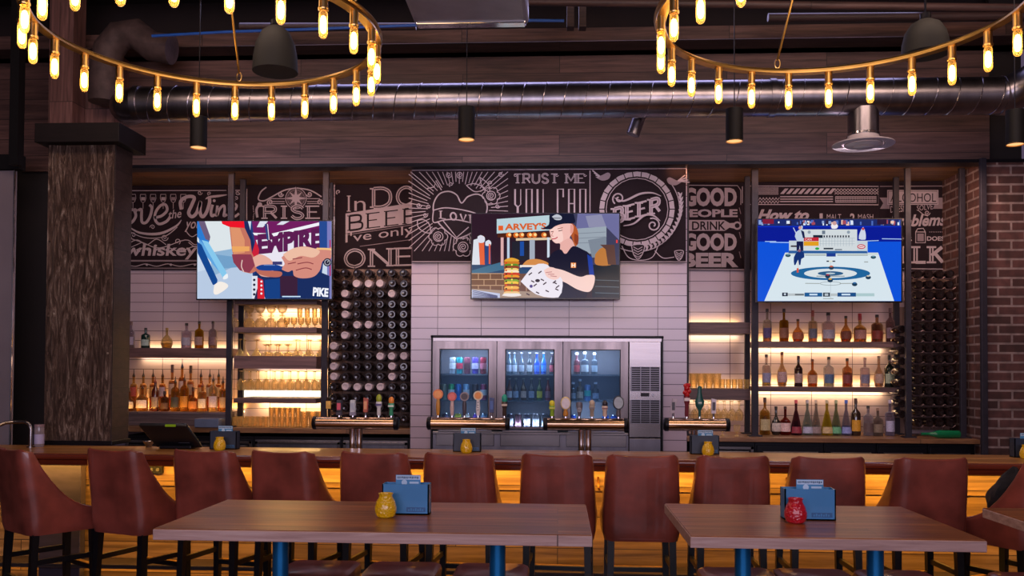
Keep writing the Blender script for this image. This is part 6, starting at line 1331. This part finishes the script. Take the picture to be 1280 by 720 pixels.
# ================================================================ tables
def table(x0, x1, yf, yb, label, legs, rot=0):
    xm, ym = (x0 + x1) / 2, (yf + yb) / 2; L = x1 - x0; W = yb - yf; zt = 1.042
    t = thing('high_table', label, 'table', (xm, ym, 0), rot)
    mb = MB(); mb.box(x0 + .004, x1 - .004, yf + .004, yb - .004, zt - .006, zt); mb.build('tabletop', M_tbl, t, smooth=False)
    MB().box(x0, x1, yf, yb, zt - .044, zt - .003).build('table_edge', M_tedge, t, smooth=False, bevel=.003)
    for lx in legs:
        MB().cyl((lx, ym, .02), (lx, ym, zt - .05), .033, n=28).build('leg', M_blueleg, t)
        MB().box(lx - .03, lx + .03, ym - .3, ym + .04, 0, .02).build('foot_bar', M_blueleg, t, smooth=False, bevel=.004)
        MB().box(lx - .09, lx + .09, ym - .2, ym + .2, zt - .052, zt - .044).build('top_plate', M_black, t, smooth=False)
    return t
fz = 1.042
def tcorner(px, py): return PZ(px, py, fz)
A1, A2, A3, A4 = tcorner(194.5, 659.5), tcorner(740.4, 670.2), tcorner(284, 624), tcorner(732.9, 630.7)
B1, B2, B3, B4 = tcorner(863.3, 672.9), tcorner(1222.8, 672.6), tcorner(832.9, 630.2), tcorner(1127.5, 632.2)
print('T1', A1, A2, A3, A4); print('T2', B1, B2, B3, B4)
yfA = (A1.y + A2.y) / 2; ybA = (A3.y + A4.y) / 2; xA0 = (A1.x + A3.x) / 2; xA1 = (A2.x + A4.x) / 2
yfB = (B1.y + B2.y) / 2; ybB = (B3.y + B4.y) / 2; xB0 = (B1.x + B3.x) / 2; xB1 = (B2.x + B4.x) / 2
ym = (yfA + ybA) / 2
table(xA0, xA1, yfA, ybA, 'plank-topped high table on blue legs with a yellow candle jar, left one', [X_(351, ym, 680), X_(622, ym, 680)])
ymB = (yfB + ybB) / 2
table(xB0, xB1, yfB, ybB, 'plank-topped high table on blue legs with a red candle jar, right one', [X_(928.5, ymB, 680), X_(1094, ymB, 680)])
C3 = tcorner(1223, 633); table(C3.x, C3.x + .95, yfB, ybB, 'dark-topped high table cut off by the right edge of the picture', [C3.x + .2, C3.x + .75])
# low backless stools on the far side of the tables
def make_low():
    t = thing('backless_stool', 'x', 'stool', (0, 0, 0), 0, 'backless stools tucked under the tables')
    m = MB(); hw, hd = .168, .165; vs = []
    K = 20; ring = [(math.copysign(abs(math.cos(a)) ** .35, math.cos(a)), math.copysign(abs(math.sin(a)) ** .35, math.sin(a))) for a in [2 * PI * (i + .5) / K for i in range(K)]]
    rows_ = ((.68, .9), (.69, .97), (.74, 1.0), (.757, .97), (.765, .88))
    for z, s in rows_: vs += [(x * hw * s, y * hd * s, z - (.01 * (1 - abs(x)) if z > .75 else 0)) for x, y in ring]
    m.add(vs, [(r * K + i, r * K + (i + 1) % K, (r + 1) * K + (i + 1) % K, (r + 1) * K + i) for r in range(4) for i in range(K)] + [tuple(range(K - 1, -1, -1)), tuple(4 * K + i for i in range(K))])
    m.build('seat', M_leatherd, t, world=False)
    for x in (-.14, .14):
        for y in (-.13, .13): MB().box(x - .016, x + .016, y - .016, y + .016, 0, .682).build('leg', M_legb, t, world=False, smooth=False)
    for x in (-.14, .14): MB().box(x - .01, x + .01, -.13, .13, .3, .325).build('stretcher', M_legb, t, world=False, smooth=False)
    for y in (-.13, .13): MB().box(-.14, .14, y - .01, y + .01, .26, .285).build('stretcher', M_legb, t, world=False, smooth=False)
    return t
lo = make_low(); tl = snapshot(lo)
for i, (px, lab) in enumerate(((409, 'backless leather stool under the left table, just right of its left leg'), (509, 'backless leather stool under the middle of the left table'), (617, 'backless leather stool behind the right blue leg of the left table'),
                               (916, 'backless leather stool behind the left blue leg of the right table'), (1010, 'backless leather stool under the middle of the right table'), (1111, 'backless leather stool behind the right blue leg of the right table'), (1279, 'backless leather stool under the table at the right edge'))):
    loc = (X_(px, 4.05, 703), 3.92, 0)
    if i == 0: lo.location = loc; lo['label'] = lab
    else: copy_tree(lo, loc=loc, label=lab, tree=tl)

# ================================================================ menu boxes, cards, candle jars
M_box = pr('blue_card_box', '2f78ae', .4, 0, .08, 8, coat=.1); M_boxd = pr('navy_card_box', '222c40', .45, 0, .1, 8)
def menu_box(x, y, z, w, h, mat, dark, label, cl=True, rot=0, card=True):
    d = .075; t = thing('menu_box', label, 'menu holder', (x, y, z))
    MB().box(x - w / 2, x + w / 2, y, y + .006, z, z + h).box(x - w / 2, x + w / 2, y + d - .006, y + d, z, z + h).box(x - w / 2, x - w / 2 + .005, y, y + d, z, z + h).box(x + w / 2 - .005, x + w / 2, y, y + d, z, z + h).box(x - w / 2, x + w / 2, y, y + d, z, z + .006).build('box_body', mat, t, smooth=False)
    m = MB(); m.box(x + .005, x + w * .43, y - .0008, y, z + h * .1, z + h * .25); pl = m.build('embossed_plate', pr('embossed_navy', '25588a' if not dark else '1a2234', .5), t, smooth=False)
    m = MB()
    for k in range(7): m.box(x + .012 + k * .0098, x + .018 + k * .0098, y - .0014, y - .0006, z + h * .13, z + h * (.19 + .03 * (k % 2)))
    m.build('embossed_mark', mat, pl, smooth=False)
    if card:
        c = thing('table_card', 'small printed card in the ' + cl, 'card', (x - .01, y + .03, z + .006))
        MB().box(x - w * .25 + .003, x + w * .3, y + .03, y + .034, z + .008, z + h + .036).build('card_sheet', pr('card_blue', '3f86b8', .5), c, smooth=False)
        m = MB(); x0, x1 = x - w * .25 + .005, x + w * .3 - .002
        m.box(x0, x1, y + .0292, y + .0298, z + h + .016, z + h + .034); hd = m.build('printed_header', pr('card_pale_blue', 'b8d0e8', .5), c, smooth=False)
        m = MB(); rq = random.Random(4); k = x0 + .004
        while k < x1 - .006: ww = .003 + rq.random() * .004; m.box(k, k + ww, y + .0286, y + .0291, z + h + .02 + rq.random() * .003, z + h + .03); k += ww + .002
        m.build('print', pr('print_slate', '4a6482', .5), c, smooth=False)
        m = MB(); m.cyl((x - .01, y + .029, z + h + .004), (x - .01, y + .0298, z + h + .004), .012, n=16); m.box(x + .012, x1 - .006, y + .029, y + .0298, z + h + .0, z + h + .008); m.build('printed_figure', pr('card_pale_blue', 'b8d0e8', .5), c, smooth=False)
def knobbly(name, col, e):
    m, nt, out = newmat(name); b = N(nt, 'ShaderNodeBsdfPrincipled', Roughness=.15); b.inputs['Base Color'].default_value = (*lin(col), 1); b.inputs['Coat Weight'].default_value = .7
    g = nt.nodes.new('ShaderNodeNewGeometry'); v = N(nt, 'ShaderNodeTexVoronoi', Scale=95.0); nt.links.new(g.outputs['Position'], v.inputs['Vector']); bump(nt, v.outputs['Distance'], .8, .006, b)
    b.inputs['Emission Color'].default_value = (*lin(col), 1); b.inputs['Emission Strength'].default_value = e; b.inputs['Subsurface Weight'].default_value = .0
    nt.links.new(b.outputs[0], out.inputs[0]); return m
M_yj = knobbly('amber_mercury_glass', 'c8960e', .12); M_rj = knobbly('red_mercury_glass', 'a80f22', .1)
def jar(x, y, z, s, mat, label):
    t = thing('candle_jar', label, 'candle holder', (x, y, z))
    prof = [(.026, 0), (.037, .006), (.0445, .026), (.0445, .042), (.038, .066), (.029, .082), (.027, .09), (.031, .099), (.029, .099), (.025, .09), (.027, .08)]
    MB().lathe([(a * s, b * s) for a, b in prof], (x, y, z), 28, cap=False).build('jar_glass', mat, t)
    MB().cyl((x, y, z + .06 * s), (x, y, z + .075 * s), .024 * s, n=16).build('candle', pr('candle_wax', 'd8b060', .5), t)
a = tcorner(506.5, 643.5); menu_box(a.x, a.y, fz, 59 * a.y / F, .127, M_box, 0, 'blue menu box with a small embossed plate on the left table', 'box on the left table')
a = tcorner(482, 646.5); jar(a.x, a.y + .0, fz, 1.0, M_yj, 'knobbly yellow glass candle jar on the left table')
a = tcorner(1013, 650.5); menu_box(a.x, a.y, fz, 61.5 * a.y / F, .127, M_box, 0, 'blue menu box with a small embossed plate on the right table', 'box on the right table')
a = tcorner(994.5, 653.5); jar(a.x, a.y, fz, 1.0, M_rj, 'knobbly red glass candle jar on the right table')
for px, jx, lab, jl, cd in ((278.5, 274.5, 'navy menu box on the bar beside the cash register', 'yellow candle jar on the bar beside the cash register', 'navy box on the bar beside the cash register'), (583.5, 583, 'navy menu box on the bar below the second beer tower', 'yellow candle jar on the bar below the second beer tower', 'navy box on the bar below the second beer tower'), (881.5, 885, 'navy menu box on the bar below the rightmost beer tower', 'yellow candle jar on the bar below the rightmost beer tower', 'navy box on the bar below the rightmost beer tower'), (1287, 1283, 'navy menu box on the bar at the right edge', 'yellow candle jar on the bar at the right edge', 'navy box on the bar at the right edge')):
    Yb2 = 6.2; x = X_(px, Yb2, 560); menu_box(x, Yb2, 1.072, .195, .13, M_boxd, 1, lab, cd)
    jar(X_(jx, Yb2 - .08, 560), Yb2 - .08, 1.072, .95, M_yj, jl)
# ================================================================ things on and behind the bar, left
reg = thing('cash_register', 'black touch-screen cash register seen from behind, tilted back on the bar', 'cash register', (X_(220, 6.3, 550), 6.2, 1.072))
x0, x1 = X_(194, 6.25, 550), X_(254, 6.25, 550); u0, u1 = X_(185.5, 6.25, 530), X_(243, 6.25, 530); z1 = Z_(527, 6.25, 220)
MB().box(x0 + .06, x1 - .06, 6.18, 6.34, 1.072, 1.1).build('base', M_black, reg, smooth=False, bevel=.008)
mb = MB(); mb.add([(u0, 6.12, z1), (u1, 6.12, z1), (x1, 6.26, 1.085), (x0 + .03, 6.26, 1.085), (u0, 6.09, z1 - .02), (u1 + .005, 6.09, z1 - .02), (x1 + .005, 6.22, 1.08), (x0 + .025, 6.22, 1.08)], [(0, 1, 2, 3), (7, 6, 5, 4), (0, 4, 5, 1), (1, 5, 6, 2), (2, 6, 7, 3), (3, 7, 4, 0)])
mb.build('screen_housing', pr('black_abs', '121117', .3, 0, .2, 10), reg, smooth=False, bevel=.008)
m = MB(); q = P(212.5, 532, 6.08); m.box(q.x - .035, q.x + .035, 6.078, 6.095, q.z - .008, q.z + .008); m.build('status_display', emit('green_lcd', '7a8a1c', .55), reg, smooth=False)
m = MB(); q = P(231, 552.5, 6.2); m.box(q.x - .04, q.x + .04, 6.19, 6.215, q.z - .006, q.z + .008); m.build('maker_plate', pr('grey_plate', '4a4a58', .4), reg, smooth=False)
q = P(263.5, 528, 8.3)
tag(MB().box(X_(248, 8.3), X_(278, 8.3), 8.22, 8.42, zl, Z_(523.5, 8.25, 263)).build('supply_box', pr('slate_blue_box', '56607a', .5), loc=(q.x, 8.3, zl), smooth=False, bevel=.004), 'slate blue box on the left back counter right of the cash register', 'box')
g = thing('service_rail', 'bent stainless grab rail standing on the left end of the bar', 'rail', (X_(22, 6.2, 550), 6.2, 1.072))
xa, xb = X_(3, 6.2, 550), X_(38.5, 6.2, 550); zt_ = Z_(527.5, 6.2, 20)
pts = [(xa, 6.1, 1.072), (xa, 6.1, zt_ - .06), (xa + .012, 6.12, zt_ - .025), (xa + .045, 6.16, zt_ - .004), (xa + .08, 6.2, zt_), (xb - .045, 6.2, zt_ + .002), (xb - .012, 6.2, zt_ - .014), (xb, 6.2, zt_ - .05), (xb, 6.2, 1.072)]
MB().tube(pts, .0135, 12).build('rail_tube', M_ss, g)
for x, y in ((xa, 6.1), (xb, 6.2)): MB().cyl((x, y, 1.072), (x, y, 1.08), .028, n=18).build('foot_flange', M_ss, g)
q = X_(49, 6.25, 550); jarx = thing('condiment_jar', 'clear jar with a pale label between the grab rail and the column', 'jar', (q, 6.25, 1.072))
zj = Z_(530.5, 6.25, 49); MB().lathe([(.03, 0), (.034, .01), (.034, zj - 1.1), (.031, zj - 1.085)], (q, 6.25, 1.072), 20).build('jar_glass', glass('pale_jar_glass', 'b8a8b0', .45), jarx)
MB().cyl((q, 6.25, zj - .016), (q, 6.25, zj), .035, n=20).build('lid', pr('mauve_lid', '8a7078', .4), jarx)
MB().cyl((q, 6.25, 1.095), (q, 6.25, 1.165), .0348, n=20, cap=False).build('jar_label', pr('lavender_label', 'a8a0c4', .5), jarx)
q = X_(186, 6.3, 552); sh = thing('bar_strainer', 'small stainless cup on the bar left of the cash register', 'cup', (q, 6.3, 1.072))
MB().lathe([(.02, 0), (.024, .02), (.034, .03), (.04, .045), (.038, .045), (.03, .034)], (q, 6.3, 1.072), 20).build('cup_body', M_ss, sh)
# switch on the right brick wall
q = P(1269, 519, 7.2); x = xrw
tag(MB().box(x - .008, x, 7.55, 7.64, 1.18, 1.34).build('light_switch', pr('pale_plate', 'b8a8ac', .4), loc=(x, 7.6, 1.26), smooth=False, bevel=.002), 'pale narrow switch plate on the brick wall at the right', 'switch')
# drawer hardware / pipes behind the left bar
tag(MB().tube([P(370, 560, 8.1), P(384, 553.5, 8.1)], .008, 8).build('ladle', M_brass, loc=P(377, 557, 8.1)), 'thin brass-coloured handle leaning behind the bar, left of the first beer tower', 'utensil') if 0 else None

# ================================================================ light
W = bpy.data.worlds.new('world'); S.world = W; W.use_nodes = True
bg = W.node_tree.nodes['Background']; bg.inputs[0].default_value = (*lin('a08ab0'), 1); bg.inputs[1].default_value = .25
area((0, -3.0, 2.6), 8, 285, 'e8dcf4', target=(0, 6, 1.2), sy=2.0)           # daylight from the front windows
area((-2.5, 4.6, 4.6), 3, 40, 'ffd9c0', target=(-2.5, 7.5, 2.4), sy=.6)      # ceiling wash
area((2.2, 4.6, 4.6), 3, 40, 'ffd9c0', target=(2.2, 7.5, 2.4), sy=.6)
area((0, 7.5, 4.7), 6, 25, 'c9c4ff', target=(0, 7.1, 3.9), sy=.3)
area((-2.9, 8.05, 3.48), 2.6, 3.5, 'ffb070', target=(-2.9, 8.7, 3.3), sy=.05)     # soffit lamps of the alcoves
area((2.3, 8.05, 3.48), 2.6, 3.5, 'ffb070', target=(2.3, 8.7, 3.3), sy=.05)
for x in (-1.95, 3.35): area((x, 7.7, 3.3), .5, 9, 'ffd0b0', target=(x, 8.7, 2.0), sy=.3)  # added lamps aimed at the wine racks to lift their dark boards
for x in (-2.9, -.2, 2.3): area((x, 7.2, 3.45), 1.8, 14, 'f6e4ee', target=(x, 8.3, 2.0), sy=.15)
S.view_settings.view_transform = 'Standard'; S.view_settings.look = 'None'; S.view_settings.exposure = 0; S.view_settings.gamma = 1
S.cycles.max_bounces = 6; S.cycles.diffuse_bounces = 3; S.cycles.glossy_bounces = 3; S.cycles.transparent_max_bounces = 32; S.cycles.transmission_bounces = 4
S.cycles.use_denoising = True; S.cycles.sample_clamp_indirect = 4; S.cycles.sample_clamp_direct = 0
bpy.context.view_layer.update()
